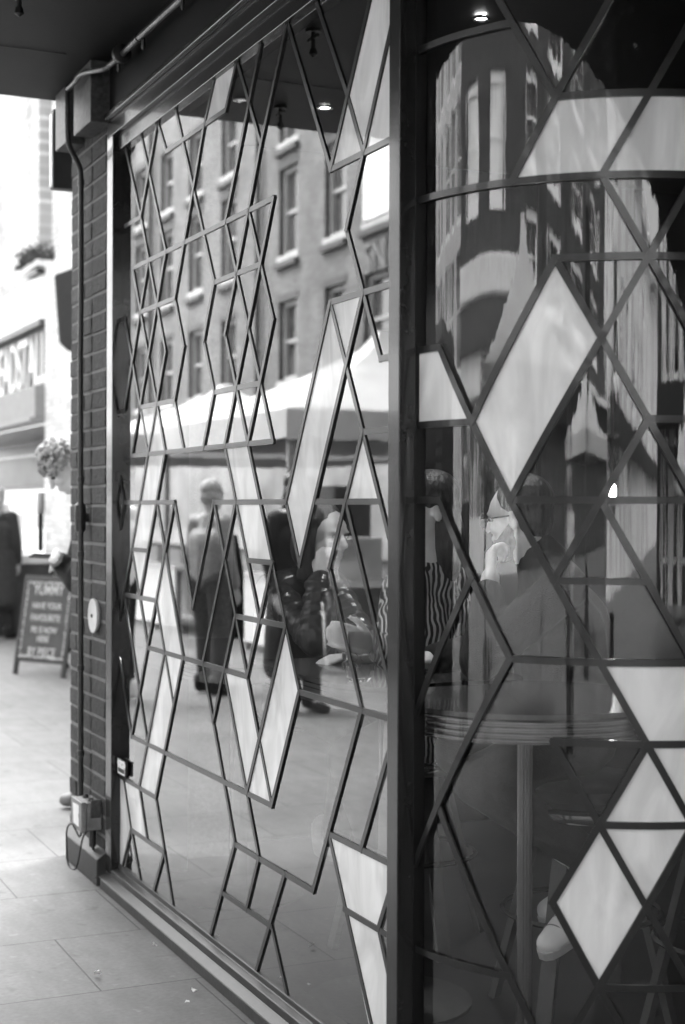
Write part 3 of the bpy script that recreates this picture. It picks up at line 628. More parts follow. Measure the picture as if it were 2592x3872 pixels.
# flower box, projecting sign
fb = thing('flower_box', 'dark planted window box on the ledge above the shop sign', 'window box', T(.8, .1, 4.2))
MB().fbox(.02, .85, -.02, .2, 4.335, 4.41, T).build('trough', 'white', fb)
MB().fbox(.02, .5, .1, .205, 4.24, 4.30, T).build('bracket', 'black', fb)
lf = MB()
for k in range(700):
    c = T(random.uniform(.0, .95), random.uniform(-.02, .26), 4.40 + abs(random.gauss(0, .10))); a = V((random.gauss(0, 1), random.gauss(0, 1), random.gauss(0, 1))).normalized(); b = a.cross(V((random.gauss(0, 1), random.gauss(0, 1), random.gauss(0, 1)))).normalized()
    lf.add([c - a * .035, c + b * .018, c + a * .035, c - b * .018], [(0, 1, 2, 3)])
lf.build('foliage', 'leaf', fb)
pk = at(148, 712, 14.5)
pj = thing('projecting_sign', 'dark rounded sign plate projecting from the white brick wall', 'hanging sign', pk)
pts = [(-.11, .36), (.06, .42), (.12, .40), (.13, -.33), (.05, -.40), (-.06, -.30)]
MB().prism([pk + V((a, 0, b)) for a, b in pts], V((0, .06, 0))).build('plate', 'black', pj, bevel=.03)
MB().bar(pk + V((.1, .03, .2)), pk + V((.5, .2, .2)), .03, .03).build('bracket', 'black', pj)
# chalkboard A-sign
f1, f2 = at(33, 1538, 12.96), at(147, 1551, 12.62); f1.z = f2.z = 0; tl, tr = at(72, 1322, 13.25), at(163, 1326, 12.95); 
cb = thing('chalkboard', 'leaning A-frame chalkboard with white hand lettering on the pavement', 'chalkboard', (f1 + f2) / 2)
x_ = (f2 - f1).normalized(); upv = ((tl + tr) / 2 - (f1 + f2) / 2); hh = upv.length; upv.normalize(); nn = x_.cross(upv).normalized(); ww = (f2 - f1).length
def Bq(a, b, c=0): return f1 + x_ * (a * ww) + upv * (b * hh) + nn * c
MB().box(Bq(.5, .57), x_ * (ww * .46), upv * (hh * .42), nn * .006).build('board', 'board', cb)
fm = MB(); fm.bar(Bq(.02, 0), Bq(.02, 1.0), .035, .03, nn); fm.bar(Bq(.98, 0), Bq(.98, 1.0), .035, .03, nn); fm.bar(Bq(.02, .15), Bq(.98, .15), .03, .028, nn); fm.bar(Bq(.0, 1.0), Bq(1.0, 1.0), .045, .034, nn)
fm.build('board_frame', 'dark_wood', cb)
bkp = -V((nn.x, nn.y, 0)).normalized()
for a in (.05, .97): MB().bar(Bq(a, .98, -.03), V((Bq(a, 0).x, Bq(a, 0).y, 0)) + bkp * .62, .03, .03).build('leg', 'dark_wood', cb)
MB().box((Bq(.5, .57) + bkp * .42), x_ * (ww * .44), (V((0, 0, 1)) * .34 - bkp * .10), bkp * .006).build('rear_board', 'black', cb)
for k, (tx, y, sz) in enumerate((('YUMMY', .875, .135), ('HAVE YOUR', .71, .082), ('FAVOURITE', .585, .088), ('PIE IS NOW', .46, .078), ('HERE', .37, .08), ('BY PIECE', .235, .11))):
    text(tx, 'chalk_lettering', 'chalk', Bq(.5, y, .008), x_, upv, sz, cb, extrude=.001, offset=.0008, sx=.78)
bd = MB()
for a0, b0, a1, b1 in ((.07, .19, .07, .95), (.93, .19, .93, .95), (.07, .955, .93, .955), (.07, .185, .93, .185)):
    for t in range(24):
        f = t / 23; c = Bq(a0 + (a1 - a0) * f + random.uniform(-.008, .008), b0 + (b1 - b0) * f + random.uniform(-.006, .006), .0075); bd.box(c, x_ * random.uniform(.006, .011), upv * random.uniform(.006, .012), nn * .0015)
bd.build('chalk_border', 'chalk', cb)
# litter
for k, (x, y) in enumerate(((445, 2275), (430, 2302), (222, 2235), (355, 2170))):
    d = ray(x, y); p = V((0, 0, EYE)) + d * (EYE / -d.z); p.z = .004; r = [.013, .008, .012, .009][k]
    pts = [p + V((math.cos(t) * r * random.uniform(.6, 1.2), math.sin(t) * r * random.uniform(.4, 1), .003 + random.uniform(0, .014))) for t in (0, 1.2, 2.2, 3.3, 4.4, 5.4)]
    tag(MB().prism(pts, Z * .0012).build('litter', 'litter', origin=p), ['bright curled scrap of paper on the slab near the window plinth', 'flat pale scrap lying just in front of the curled paper', 'pale smear of paper furthest left on the near slabs', 'pale flake of paper beside the window plinth'][k], 'litter', 'scraps on the pavement')

# ================================================================== interior behind the glass
room = thing('interior', 'dim interior of the bar with dark walls, floor and ceiling', 'bar interior', W(-2, -4, 0)); struct(room)
ifl = [(.70, -.07), (-2.13, -.07)] ; arc = [sof(CYL(.5 + i * .1, RR - .08, 0)) for i in range(18)]
def ipoly(z): return [W(.70, -.075, z), W(-2.13, -.075, z)] + [CYL(.5 + i * .1, RR - .08, z) for i in range(18)] + [pb + tdir * 6 - nd * .2 + Z * z, pb + tdir * 6 + A * 7 + Z * z, W(.70, -8.4, z)]
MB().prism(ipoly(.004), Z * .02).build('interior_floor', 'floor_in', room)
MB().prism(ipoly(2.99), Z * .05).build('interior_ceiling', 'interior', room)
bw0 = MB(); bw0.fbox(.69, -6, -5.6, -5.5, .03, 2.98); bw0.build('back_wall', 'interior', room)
pn = MB()
for k in range(9): pn.fbox(.5 - k * .72, .18 - k * .72, -5.49, -5.46, .9, 2.5)
pn.build('wall_panels', 'interior_light', room)
for k, (s, o, lb) in enumerate(((-1.2, -3.6, 'slim round dark column inside the bar, left of the bearded man'), (-3.4, -3.0, 'slim round dark column inside the bar, behind the bearded man'))):
    t = thing('column', lb, 'column', W(s, o, .03), 'columns inside the bar'); MB().lathe(W(s, o, .03), [(.11, 0), (.11, .12), (.08, .14), (.08, 2.8), (.12, 2.95)], 24).build('shaft', 'interior_light', t, True)
for k, (x, y, Y, lb) in enumerate(((1457, 101, 5.0, 'tiny bare bulb high behind the curved glass'), (1228, 1110, 6.4, 'bright narrow lamp behind the curved glass above the bearded man'), (1402, 1125, 6.6, 'small twin lamp behind the curved glass, right of the narrow lamp'), (962, 14, 5.2, 'tiny bulb high beside the corner post'))):
    p = at(x, y, Y); t = thing('pendant_lamp', lb, 'lamp', p, 'pendant lamps inside'); hg = .035 if k in (1, 2) else .012
    MB().lathe(p, [(.004, -hg), (.014 if k in (1, 2) else .007, -hg * .6), (.014 if k in (1, 2) else .007, hg * .6), (.004, hg)], 14).build('bulb', 'lampin', t, True)
    MB().tube([p + Z * hg, V((p.x, p.y, 2.985))], .004, 6).build('cord', 'black', t)
# bar ceiling downlights: first is a visible fitting, other three are added fill lights
for k, (s, o, e, lb) in enumerate(((-1.19, -.74, 2.6, 'lit ceiling downlight inside, seen at the top of the curved glass'), (.35, -1.9, 3.5, 'added unseen fill light in the ceiling, left of the woman in the padded jacket'), (-2.6, -2.1, 1.6, 'added unseen fill light in the ceiling, behind the bearded man'), (-2.0, -3.9, 3, 'added unseen fill light in the ceiling, deep inside the bar'))):
    p = W(s, o, 2.985); t = thing('ceiling_downlight', lb, 'downlight', p, 'downlights in the bar ceiling')
    MB().lathe(p, [(.026, -.008), (.022, -.010), (.019, -.001), (.026, -.001)], 24, closed=True).build('trim_ring', 'chrome', t, True)
    MB().lathe(p, [(.018, -.004), (.018, -.001)], 20).build('lens', 'lampin', t)
    ld = bpy.data.lights.new('downlight', 'SPOT'); ld.energy = e * 3; ld.shadow_soft_size = .05; ld.spot_size = R_(95); ld.spot_blend = .6; lo = bpy.data.objects.new('downlight_glow', ld); COL.objects.link(lo); lo.location = p - Z * .06; adopt(lo, t)
def counter(name, lb, s0, s1, o0, o1, zt, rr):
    t = thing(name, lb, 'table', W((s0 + s1) / 2, (o0 + o1) / 2, .025), 'tables along the flat window')
    def outl(e):
        pts = []
        for (cs, co, a0) in ((s1 - rr, o1 - rr, 0), (s0 + rr, o1 - rr, 90), (s0 + rr, o0 + rr, 180), (s1 - rr, o0 + rr, 270)):
            for k in range(9):
                a = R_(a0 + k * 11.25); pts.append((cs + (rr + e) * math.cos(a), co + (rr + e) * math.sin(a)))
        return pts
    MB().prism([W(a, b, zt - .012) for a, b in outl(-.002)], Z * .012).build('table_top', 'table', t)
    rb = MB()
    for k in range(4): rb.prism([W(a, b, zt - .014 - k * .013 - .009) for a, b in outl(.004)], Z * .009); rb.prism([W(a, b, zt - .014 - k * .013 - .013) for a, b in outl(-.001)], Z * .004)
    rb.build('ribbed_edge', 'ribbed', t)
    c = W((s0 + s1) / 2, (o0 + o1) / 2, 0)
    MB().lathe(c, [(.034, .04), (.034, zt - .07)], 16).build('table_pole', 'ribbed', t, True)
    MB().lathe(c, [(.24, .026), (.24, .035), (.05, .06)], 28).build('table_base', 'black', t, True)
counter('window_table', 'rounded window table with ribbed metal edge carrying the beer mug', -1.80, -.98, -.62, -.045, .985, .2)
counter('window_table', 'rounded window table with ribbed metal edge left of the beer mug table', -.62, .45, -.66, -.05, .93, .22)
def round_table(c, r, zt, lb):
    t = thing('round_table', lb, 'table', c)
    MB().lathe(c, [(0.001, zt - .012), (r - .002, zt - .012), (r - .002, zt)], 56).build('table_top', 'table', t, True)
    pf = []
    for k in range(4): z = zt - .014 - k * .0135; pf += [(r + .003, z), (r + .006, z - .003), (r + .006, z - .007), (r + .003, z - .010), (r - .003, z - .0105), (r - .003, z - .013)]
    MB().lathe(c, pf, 56).build('ribbed_edge', 'ribbed', t, True)
    fl = MB()
    for k in range(12): a = k * math.pi / 6; fl.tube([c + V((math.cos(a) * .0145, math.sin(a) * .0145, .06)), c + V((math.cos(a) * .0145, math.sin(a) * .0145, zt - .07))], .0052, 8)
    fl.build('fluted_pole', 'ribbed', t, True)
    MB().lathe(c, [(.26, .026), (.26, .036), (.05, .06)], 32).build('table_base', 'black', t, True)
round_table(V((.458, 3.735, 0)), .345, .985, 'round bar table with ribbed metal edge and fluted pole before the bearded man')
def stool(c, zt, ang, lb, rs=.19):
    t = thing('bar_stool', lb, 'stool', c, 'bar stools inside')
    MB().lathe(c, [(.01, zt - .07), (rs - .02, zt - .07), (rs, zt - .05), (rs, zt - .02), (rs - .03, zt), (.01, zt + .004)], 32).build('cushion', 'black_cloth', t, True)
    MB().lathe(c, [(rs + .004, zt - .105), (rs + .012, zt - .095), (rs + .012, zt - .078), (rs + .004, zt - .07), (rs - .02, zt - .07), (rs - .02, zt - .105)], 32, closed=True).build('seat_rim', 'chrome', t, True)
    for k in range(4):
        a = ang + k * math.pi / 2; d = V((math.cos(a), math.sin(a), 0))
        MB().bar(c + d * .12 + Z * (zt - .1), c + d * .27 + Z * .026, .045, .02, d).build('leg', 'interior_light', t)
    MB().lathe(c + Z * .32, [(.215, 0), (.222, .008), (.23, 0), (.222, -.008)], 36, closed=True).build('foot_ring', 'ribbed', t, True)
stool(V((.68, 4.24, 0)), .70, 2.6, 'stool with metal seat rim and slanted legs under the bearded man')
stool(V((.22, 4.95, 0)), .70, .4, 'stool with slanted legs behind the round table, left of the man')
stool(V((1.05, 3.95, 0)), .70, .9, 'stool with slanted legs at the right edge by the pale panels')
# beer mug
mg = W(-1.60, -.135, .985); mt = thing('beer_mug', 'half drunk dimpled glass beer mug with handle on the window table', 'mug', mg)
prf = [(.001, .0), (.030, .0), (.034, .006), (.042, .045), (.044, .085), (.0435, .136), (.040, .136), (.039, .085), (.037, .048), (.029, .012), (.001, .010)]
gmug = MB().lathe(mg, prf, 40)
for k in range(10):
    for hgt in (.04, .068): a = k * math.pi / 5; d = V((math.cos(a), math.sin(a), 0)); gmug.ell(mg + d * .042 + Z * hgt, d * .0045, d.cross(Z) * .011, Z * .012, 10)
gmug.build('glass_body', 'mug', mt, True)
hv = -U * 1.0
MB().tube(smooth([mg + hv * .042 + Z * .118, mg + hv * .068 + Z * .122, mg + hv * .082 + Z * .10, mg + hv * .080 + Z * .06, mg + hv * .062 + Z * .035, mg + hv * .040 + Z * .032]), .0065, 10).build('handle', 'mug', mt, True)
MB().lathe(mg, [(.001, .013), (.028, .013), (.0362, .045), (.036, .050), (.001, .050)], 32).build('beer', 'beer', mt, True)
MB().lathe(mg, [(.001, .051), (.0366, .051), (.0372, .072), (.001, .070)], 32).build('foam', 'foam', mt, True)

# ================================================================== people
def hand(mb, w, d, n, side, curl, sc=1., thumb=.6):
    d = V(d).normalized(); n = (V(n) - d * V(n).dot(d)).normalized(); y = d.cross(n) * side
    for k in (-.028, -.010, .010, .028): mb.caps(w + y * k * .6 * sc, w + (d * .082 + y * k) * sc, .0145 * sc, .0115 * sc, 8)
    ln = (.066, .076, .082, .074)
    for q, k in enumerate((-.030, -.010, .010, .030)):
        p = w + (d * .084 + y * k) * sc; dd = d.copy(); a = curl[q] if isinstance(curl, (list, tuple)) else curl
        for f, r0, r1 in ((.45, .0095, .0088), (.3, .0088, .008), (.25, .008, .0065)):
            dd = (Matrix.Rotation(a, 3, d.cross(n)) @ dd); e = p + dd * ln[q] * f * sc; mb.caps(p, e, r0 * sc, r1 * sc, 8); p = e
    p = w + (d * .022 + y * .026) * sc; q = p + (d * .032 + y * .026 + n * .012) * sc; e = q + (d * (.034 * thumb) + n * .02 + y * .006) * sc
    mb.caps(p, q, .0135 * sc, .0105 * sc, 8).caps(q, e, .0105 * sc, .0085 * sc, 8)
def head(mb, c, f, u, sc=1.):
    f = V(f).normalized(); u = (V(u) - f * V(u).dot(f)).normalized(); r = f.cross(u); s = sc
    def P(a, b, h): return c + (r * a + f * b + u * h) * s
    mb.ell(P(0, -.012, .035), r * .074 * s, f * .094 * s, u * .088 * s, 20)
    mb.ell(P(0, .022, -.045), r * .058 * s, f * .066 * s, u * .075 * s, 18)
    mb.ell(P(0, .052, .03), r * .058 * s, f * .038 * s, u * .05 * s, 14)
    mb.ell(P(0, .062, -.092), r * .026 * s, f * .024 * s, u * .022 * s, 12)
    for k in (-1, 1):
        mb.ell(P(k * .034, .062, -.025), r * .024 * s, f * .024 * s, u * .024 * s, 10)
        mb.ell(P(k * .030, .080, .022), r * .022 * s, f * .012 * s, u * .009 * s, 10)
        mb.ell(P(k * .077, -.012, -.005), r * .010 * s, f * .018 * s, u * .031 * s, 10)
    mb.caps(P(0, .084, .012), P(0, .106, -.026), .009 * s, .013 * s, 10)
    mb.ell(P(0, .085, -.055), r * .022 * s, f * .012 * s, u * .007 * s, 10); mb.ell(P(0, .083, -.068), r * .019 * s, f * .012 * s, u * .008 * s, 10)
    return P, r, f, u
def eyes(P, parent):
    for k in (-1, 1):
        e = MB(); e.ell(P(k * .030, .0775, .004), V((.0115, 0, 0)), V((0, .0115, 0)), V((0, 0, .0075)), 12); e.build('eye', 'hair_dark', parent, True)
def torso(mb, pel, chest, neck, sl, sr, g=1.):
    mb.caps(pel, chest, .125 * g, .135 * g, 16)
    ax = (sr - sl).normalized()
    for k in (-.5, .5): mb.caps(pel + ax * k * .12, chest + ax * k * .17, .11 * g, .115 * g, 14)
    mb.caps(sl, sr, .06 * g, .06 * g); mb.caps(chest, neck, .12 * g, .07 * g); mb.caps(sl, neck + Z * .0, .058 * g, .052 * g); mb.caps(sr, neck, .058 * g, .052 * g)
def shoe(mb, heel, toe, s=1.):
    h, t = V(heel), V(toe); d = (t - h).normalized(); sd_ = d.cross(Z).normalized(); up = sd_.cross(d)
    mb.caps(h + up * .045, h + up * .035 + d * .16 * s, .042, .036); mb.caps(h + d * .15 * s + up * .032 + sd_ * .008, t + up * .026 - d * .03, .042, .032); mb.caps(h + d * .15 * s + up * .032 - sd_ * .012, t + up * .026 - d * .035 - sd_ * .01, .038, .03)
    mb.caps(h + up * .05, h + up * .11 - d * .005, .042, .045)
def shoe_sole(mb, heel, toe):
    h, t = V(heel), V(toe); d = (t - h).normalized(); sd_ = d.cross(Z).normalized(); up = sd_.cross(d)
    out = []
    for a, w in ((-.045, .02), (-.03, .032), (.05, .032), (.15, .041), (.22, .037), ((t - h).length - .01, .03), ((t - h).length + .004, .012)): out.append((a, w))
    pts = [h + d * a + sd_ * w for a, w in out] + [h + d * a - sd_ * w for a, w in reversed(out)]
    mb.prism([p - up * .008 for p in pts], up * .026)

# --- bearded man with glasses at the round table
pm = thing('person', 'bearded man in glasses and dark jumper, chin on hand at the round table', 'person', V((.63, 4.28, .8)))
hc = V((.510, 4.345, 1.425)); f = V((-.86, .45, -.10)); u = V((-.12, 0, 1))
pel, chest, neck = V((.66, 4.30, .80)), V((.63, 4.32, 1.10)), V((.585, 4.335, 1.285)); sl, sr = V((.615, 4.14, 1.235)), V((.66, 4.50, 1.235))
el, wl2 = V((.375, 4.085, 1.035)), V((.415, 4.19, 1.262)); er, wr = V((.46, 4.48, 1.04)), V((.24, 4.26, 1.02))
kn_l, kn_r = V((.375, 4.14, .70)), V((.34, 4.38, .74)); an_l, an_r = V((.715, 4.10, .44)), V((.80, 4.40, .42))
hl, hr = V((.655, 4.20, .80)), V((.675, 4.40, .80))
b = MB(); P, r, f_, u_ = head(b, hc, f, u, .92)
b.caps(neck - Z * .05, hc - u_ * .06 - f_ * .02, .062, .056); torso(b, pel, chest, neck, sl, sr, .88)
b.chain([sl, el, wl2], [.048, .038, .027]); b.chain([sr, er, wr], [.048, .038, .027]); b.chain([hl, kn_l, an_l], [.075, .052, .036]); b.chain([hr, kn_r, an_r], [.075, .052, .036])
hand(b, wl2, V((.06, .42, .95)), V((.85, .3, .2)), 1, (1.1, 1.2, 1.25, 1.3), .95); hand(b, wr, V((-.6, -.7, .0)), V((0, 0, -1)), -1, .25)
b.skin('body', 'skin_in', pm, .006, 5)
eyes(P, pm)
b = MB(); torso(b, pel + Z * .02, chest, neck + Z * .005, sl, sr, 1.12); b.caps(neck - Z * .02, neck + (hc - neck).normalized() * .035, .078, .072); b.chain([sl, el, wl2 - (wl2 - el).normalized() * .055], [.066, .058, .046]); b.chain([sr, er, wr - (wr - er).normalized() * .04], [.066, .058, .046])
b.lathe(wl2 - (wl2 - el).normalized() * .075, [(.046, -.02), (.05, 0), (.046, .03), (.03, .032)], 16, (wl2 - el)); b.caps(neck - Z * .005, neck + V((-.015, 0, .02)), .074, .068)
b.skin('jumper', 'knit', pm, .008, 5)
b = MB(); b.chain([hl, kn_l, an_l + Z * .03], [.098, .072, .052]); b.chain([hr, kn_r, an_r + Z * .03], [.098, .072, .052]); b.caps(pel - V((0, .1, -.02)), pel + V((0, .1, .02)), .12); b.skin('jeans', 'denim', pm, .009, 4)
b = MB()
b.ell(P(0, .046, -.088), r * .052, f_ * .046, u_ * .046, 14); b.ell(P(0, .018, -.07), r * .060, f_ * .05, u_ * .040, 14)
for k in (-1, 1): b.caps(P(k * .062, .0, -.02), P(k * .052, .05, -.08), .012, .02)
b.skin('beard', 'hair_dark', pm, .005, 3)
b = MB(); b.ell(P(0, -.030, .055), r * .079, f_ * .088, u_ * .078, 18); b.ell(P(0, -.055, .0), r * .07, f_ * .055, u_ * .07, 14); b.skin('hair', 'hair_dark', pm, .006, 3)
b = MB()
for k in (-1, 1):
    c = P(k * .034, .105, .002); b.lathe(c, [(.021, 0), (.0235, .002), (.026, 0), (.0235, -.002)], 20, f_, closed=True); b.tube([P(k * .058, .103, .008), P(k * .078, .0, .012), P(k * .078, -.02, -.002)], .0024, 6)
b.tube([P(-.010, .107, .006), P(0, .11, .009), P(.010, .107, .006)], .0024, 6); b.build('glasses', 'black', pm, True)
for nm, an, dirn in (('near', an_l, V((-.62, -.42, -.30))), ('far', an_r, V((-.8, -.1, -.3)))):
    dirn = dirn.normalized(); hp = an - Z * .095 - dirn * .03; tp = hp + dirn * .262
    b = MB(); shoe(b, hp, tp); so_ = b.skin('sneaker', 'sneaker', pm, .006, 4)
    b = MB(); shoe_sole(b, hp, tp); b.build('sole', 'sole', so_, bevel=.004)
    tr_ = MB(); d = dirn; sd_ = d.cross(Z).normalized(); up = sd_.cross(d)
    for q, hgt in ((.165, .074), (.20, .064)): tr_.tube([hp + d * (q + .008 * math.cos(a_)) + sd_ * .043 * math.cos(a_) + up * (.02 + (hgt - .02) * math.sin(a_)) for a_ in [i * math.pi / 10 for i in range(11)]], .002, 6)
    tr_.build('seam', 'grey_box', so_, True)
    lc = MB(); d = dirn; sd_ = d.cross(Z).normalized(); up = sd_.cross(d)
    for q in range(4): c = hp + d * (.09 + q * .026) + up * (.105 - q * .012); lc.tube([c - sd_ * .03 - up * .012, c, c + sd_ * .03 - up * .012], .003, 6)
    lc.build('laces', 'black_cloth', so_)

# --- woman behind the flat window
pw = thing('person', 'dark haired woman in shiny padded jacket resting mouth on her fist behind the flat window', 'person', V((-.1, 5.25, .75)))
hc = V((-.070, 5.20, 1.352)); f = V((.80, -.60, -.06)); u = V((.05, .02, 1))
pel, chest, neck = V((-.17, 5.36, .78)), V((-.14, 5.30, 1.06)), V((-.095, 5.235, 1.215)); ax = V((-.6, -.8, 0)).normalized()
sl, sr = chest + Z * .105 - ax * .17, chest + Z * .105 + ax * .17
er, wr = V((-.085, 4.90, 1.02)), V((-.068, 4.985, 1.222)); el, wl2 = V((.07, 5.15, 1.0)), V((.02, 4.92, 1.005))
kn_l, kn_r = V((.16, 4.98, .72)), V((.04, 4.86, .72)); an_l, an_r = V((.1, 5.05, .36)), V((-.02, 4.98, .36))
b = MB(); P, r, f_, u_ = head(b, hc, f, u, .96); b.caps(neck - Z * .04, hc - u_ * .06 - f_ * .02, .052, .048); torso(b, pel, chest, neck, sl, sr, .8)
b.chain([sl, el, wl2], [.04, .034, .024]); b.chain([sr, er, wr], [.04, .034, .024]); b.chain([pel, kn_l, an_l], [.075, .05, .035]); b.chain([pel, kn_r, an_r], [.075, .05, .035])
hand(b, wr, V((.10, .25, .95)), V((.6, .75, .1)), 1, (.95, .95, .9, .85), 1.0); hand(b, wl2, V((.3, -.9, 0)), V((0, 0, -1)), 1, .3)
b.skin('body', 'skin_in', pw, .006, 5); eyes(P, pw)
b = MB(); torso(b, pel, chest, neck, sl, sr, 1.04)
for a_, b_ in ((sl, el), (el, wl2 - (wl2 - el) * .2), (sr, er), (er, wr - (wr - er) * .12)):
    n_ = 7; rj = random.Random(4); b.caps(a_, b_, .058, .05)
    for k in range(n_): p = a_.lerp(b_, (k + .5) / n_); q = (b_ - a_).normalized(); x_a = q.cross(Z).normalized(); jr = rj.uniform(.060, .066) - .006 * k / n_; b.ell(p, (x_a + q * rj.uniform(-.25, .25)) * jr, (q.cross(x_a) + q * rj.uniform(-.2, .2)) * jr, q * .024, 14)
b.skin('padded_jacket', 'puffer', pw, .006, 2)
b = MB(); b.chain([pel, kn_l, an_l], [.1, .066, .05]); b.chain([pel, kn_r, an_r], [.1, .066, .05]); b.skin('trousers', 'dark_cloth', pw, .01, 4)
b = MB(); b.ell(P(0, -.03, .055), r * .083, f_ * .094, u_ * .08, 18); b.ell(P(0, -.055, -.03), r * .082, f_ * .06, u_ * .10, 16); 
for k in (-1, 1): b.caps(P(k * .078, .005, .05), P(k * .075, -.01, -.14), .022, .03)
b.skin('hair', 'hair_dark', pw, .006, 3)
for a in (an_l, an_r): b = MB(); shoe(b, a - Z * .09 - f_ * .05, a - Z * .09 + f_ * .2); b.skin('shoe', 'shoe', pw, .009, 3)

# --- person with the zebra sleeve
pz = thing('person', 'person in a zebra patterned top reaching beside the beer mug, mostly behind the corner post', 'person', V((.24, 4.52, .75)))
hc = V((.245, 4.50, 1.44)); f = V((-.9, -.35, -.1)); u = Z.copy()
pel, chest, neck = V((.30, 4.62, .78)), V((.28, 4.57, 1.1)), V((.26, 4.53, 1.27)); sl, sr = V((.175, 4.40, 1.215)), V((.36, 4.70, 1.215))
el, wl2 = V((.135, 4.185, 1.05)), V((.075, 4.09, 1.075)); er, wr = V((.2, 4.72, 1.03)), V((.05, 4.55, 1.0))
b = MB(); P, r, f_, u_ = head(b, hc, f, u, .95); b.caps(neck - Z * .04, hc - u_ * .06, .052, .048); torso(b, pel, chest, neck, sl, sr, .8); b.chain([sl, el, wl2], [.04, .034, .024]); b.chain([sr, er, wr], [.04, .034, .024])
b.chain([pel, V((.02, 4.5, .7)), V((.12, 4.6, .36))], [.08, .05, .04]); b.chain([pel, V((.08, 4.7, .7)), V((.18, 4.75, .36))], [.08, .05, .04])
hand(b, wl2, V((-.5, -.6, .25)), V((-.6, .4, .1)), -1, .6); hand(b, wr, V((-.8, -.5, 0)), V((0, 0, -1)), -1, .3); b.skin('body', 'skin_in', pz, .007, 4); eyes(P, pz)
b = MB(); torso(b, pel, chest, neck - Z * .01, sl, sr, .98); b.chain([sl, el, el.lerp(wl2, .75)], [.062, .054, .048]); b.chain([sr, er, er.lerp(wr, .75)], [.062, .054, .048]); b.skin('zebra_top', 'zebra', pz, .008, 4)
b = MB(); b.ell(P(0, -.03, .05), r * .084, f_ * .095, u_ * .082, 18); b.ell(P(0, -.06, -.08), r * .085, f_ * .06, u_ * .15, 16); b.skin('hair', 'hair_dark', pz, .008, 3)
b = MB(); b.chain([pel, V((.02, 4.5, .7)), V((.12, 4.6, .36))], [.1, .066, .05]); b.chain([pel, V((.08, 4.7, .7)), V((.18, 4.75, .36))], [.1, .066, .05]); b.skin('trousers', 'black_cloth', pz, .01, 4)

# --- standing figures
def stander(lb, base, face, ht, cloth_top, cloth_leg, hairm, coat=0, arms=None, headf=None, headc=None, lean=V((0, 0, 0)), shoem='black_cloth', hair=1, apron=False, grp=None, skin='skin', curls=0, handcurl=.3, vox=.011):
    k = ht / 1.75; base = V(base); f = V(face).normalized(); sd_ = f.cross(Z).normalized()          # sd_: right-hand side
    t = thing('person', lb, 'person', base, grp)
    def Q(a, b_, h): return base + (sd_ * a + f * b_ + Z * h) * k + lean * min(1, max(0, (h - .85) / .6))
    pel, chest, neck = Q(0, 0, .95), Q(0, 0, 1.25), Q(0, 0, 1.46); sl, sr = Q(-.17, 0, 1.40), Q(.17, 0, 1.40)
    hc = headc or Q(0, .03, 1.62)
    al = arms or [(Q(-.22, 0, 1.12), Q(-.22, .08, .87)), (Q(.22, 0, 1.12), Q(.22, .08, .87))]
    fe = [(Q(-.10, 0, .93), Q(-.11, .02, .5), Q(-.12, 0, .09)), (Q(.10, 0, .93), Q(.11, .05, .5), Q(.12, .06, .09))]
    b = MB(); hf = headf or (f - Z * .1); P, r, f_, u_ = head(b, hc, hf, Z if abs(V(hf).normalized().z) < .9 else f, k)
    b.caps(neck - Z * .04, hc - u_ * .05 - f_ * .02, .055 * k, .05 * k); torso(b, pel, chest, neck, sl, sr, .85 * k)
    for s_, (e, w) in zip((sl, sr), al): b.chain([s_, e, w], [.045, .038, .026])
    for h_, n_, a_ in fe: b.chain([h_, n_, a_], [.08, .055, .04]); b.caps(a_, a_ + f * .12 - Z * .05, .035, .03)
    for q, (e, w) in enumerate(al): hand(b, w, (w - e), -sd_ if q else sd_, (1, -1)[q], handcurl)
    b.skin('body', skin, t, vox * .75, 4); eyes(P, t)
    b = MB(); torso(b, pel, chest, neck - Z * .03, sl, sr, 1.03 * k)
    for s_, (e, w) in zip((sl, sr), al): b.chain([s_, e, e.lerp(w, .86)], [.07, .062, .05])
    if coat:
        for a in (-.09, 0, .09): b.caps(Q(a, 0, .95), Q(a * 1.35, 0, coat), .125 * k, .13 * k)
    b.skin('coat' if coat else 'top', cloth_top, t, vox, 5)
    b = MB()
    for h_, n_, a_ in fe: b.chain([h_, n_, a_ + Z * .02], [.105, .08, .068])
    b.caps(fe[0][0], fe[1][0], .11); b.skin('trousers', cloth_leg, t, vox, 5)
    for h_, n_, a_ in fe: b = MB(); shoe(b, a_ - Z * .08 - f * .06, a_ - Z * .08 + f * .2); b.skin('shoe', shoem, t, .01, 3)
    if apron: MB().prism([Q(-.16, .145, 1.3), Q(.16, .145, 1.3), Q(.22, .16, 1.0), Q(.22, .17, .45), Q(-.22, .17, .45), Q(-.22, .16, 1.0)], f * .012).build('apron', 'black_cloth', t)
    b = MB(); b.ell(P(0, -.028, .055), r * .084, f_ * .092, u_ * .08, 18); b.ell(P(0, -.05, -.01 if hair == 1 else -.08), r * .08, f_ * .06, u_ * (.07 if hair == 1 else .17), 16)
    if curls:
        rg = random.Random(3)
        for q in range(420):
            th_, ph_ = rg.uniform(0, 6.28), rg.uniform(-.35, 1.5); c = P(math.cos(th_) * math.cos(ph_) * rg.uniform(.088, .106), math.sin(th_) * math.cos(ph_) * rg.uniform(.098, .116) - .012, .04 + math.sin(ph_) * rg.uniform(.088, .106)); rr = rg.uniform(.006, .013)
            if (c - P(0, .10, -.03)).length > .07: b.ell(c, r * rr, f_ * rr, u_ * rr, 7)
    b.skin('hair', hairm, t, .005 if curls else .009, 1 if curls else 3)
    return t, Q
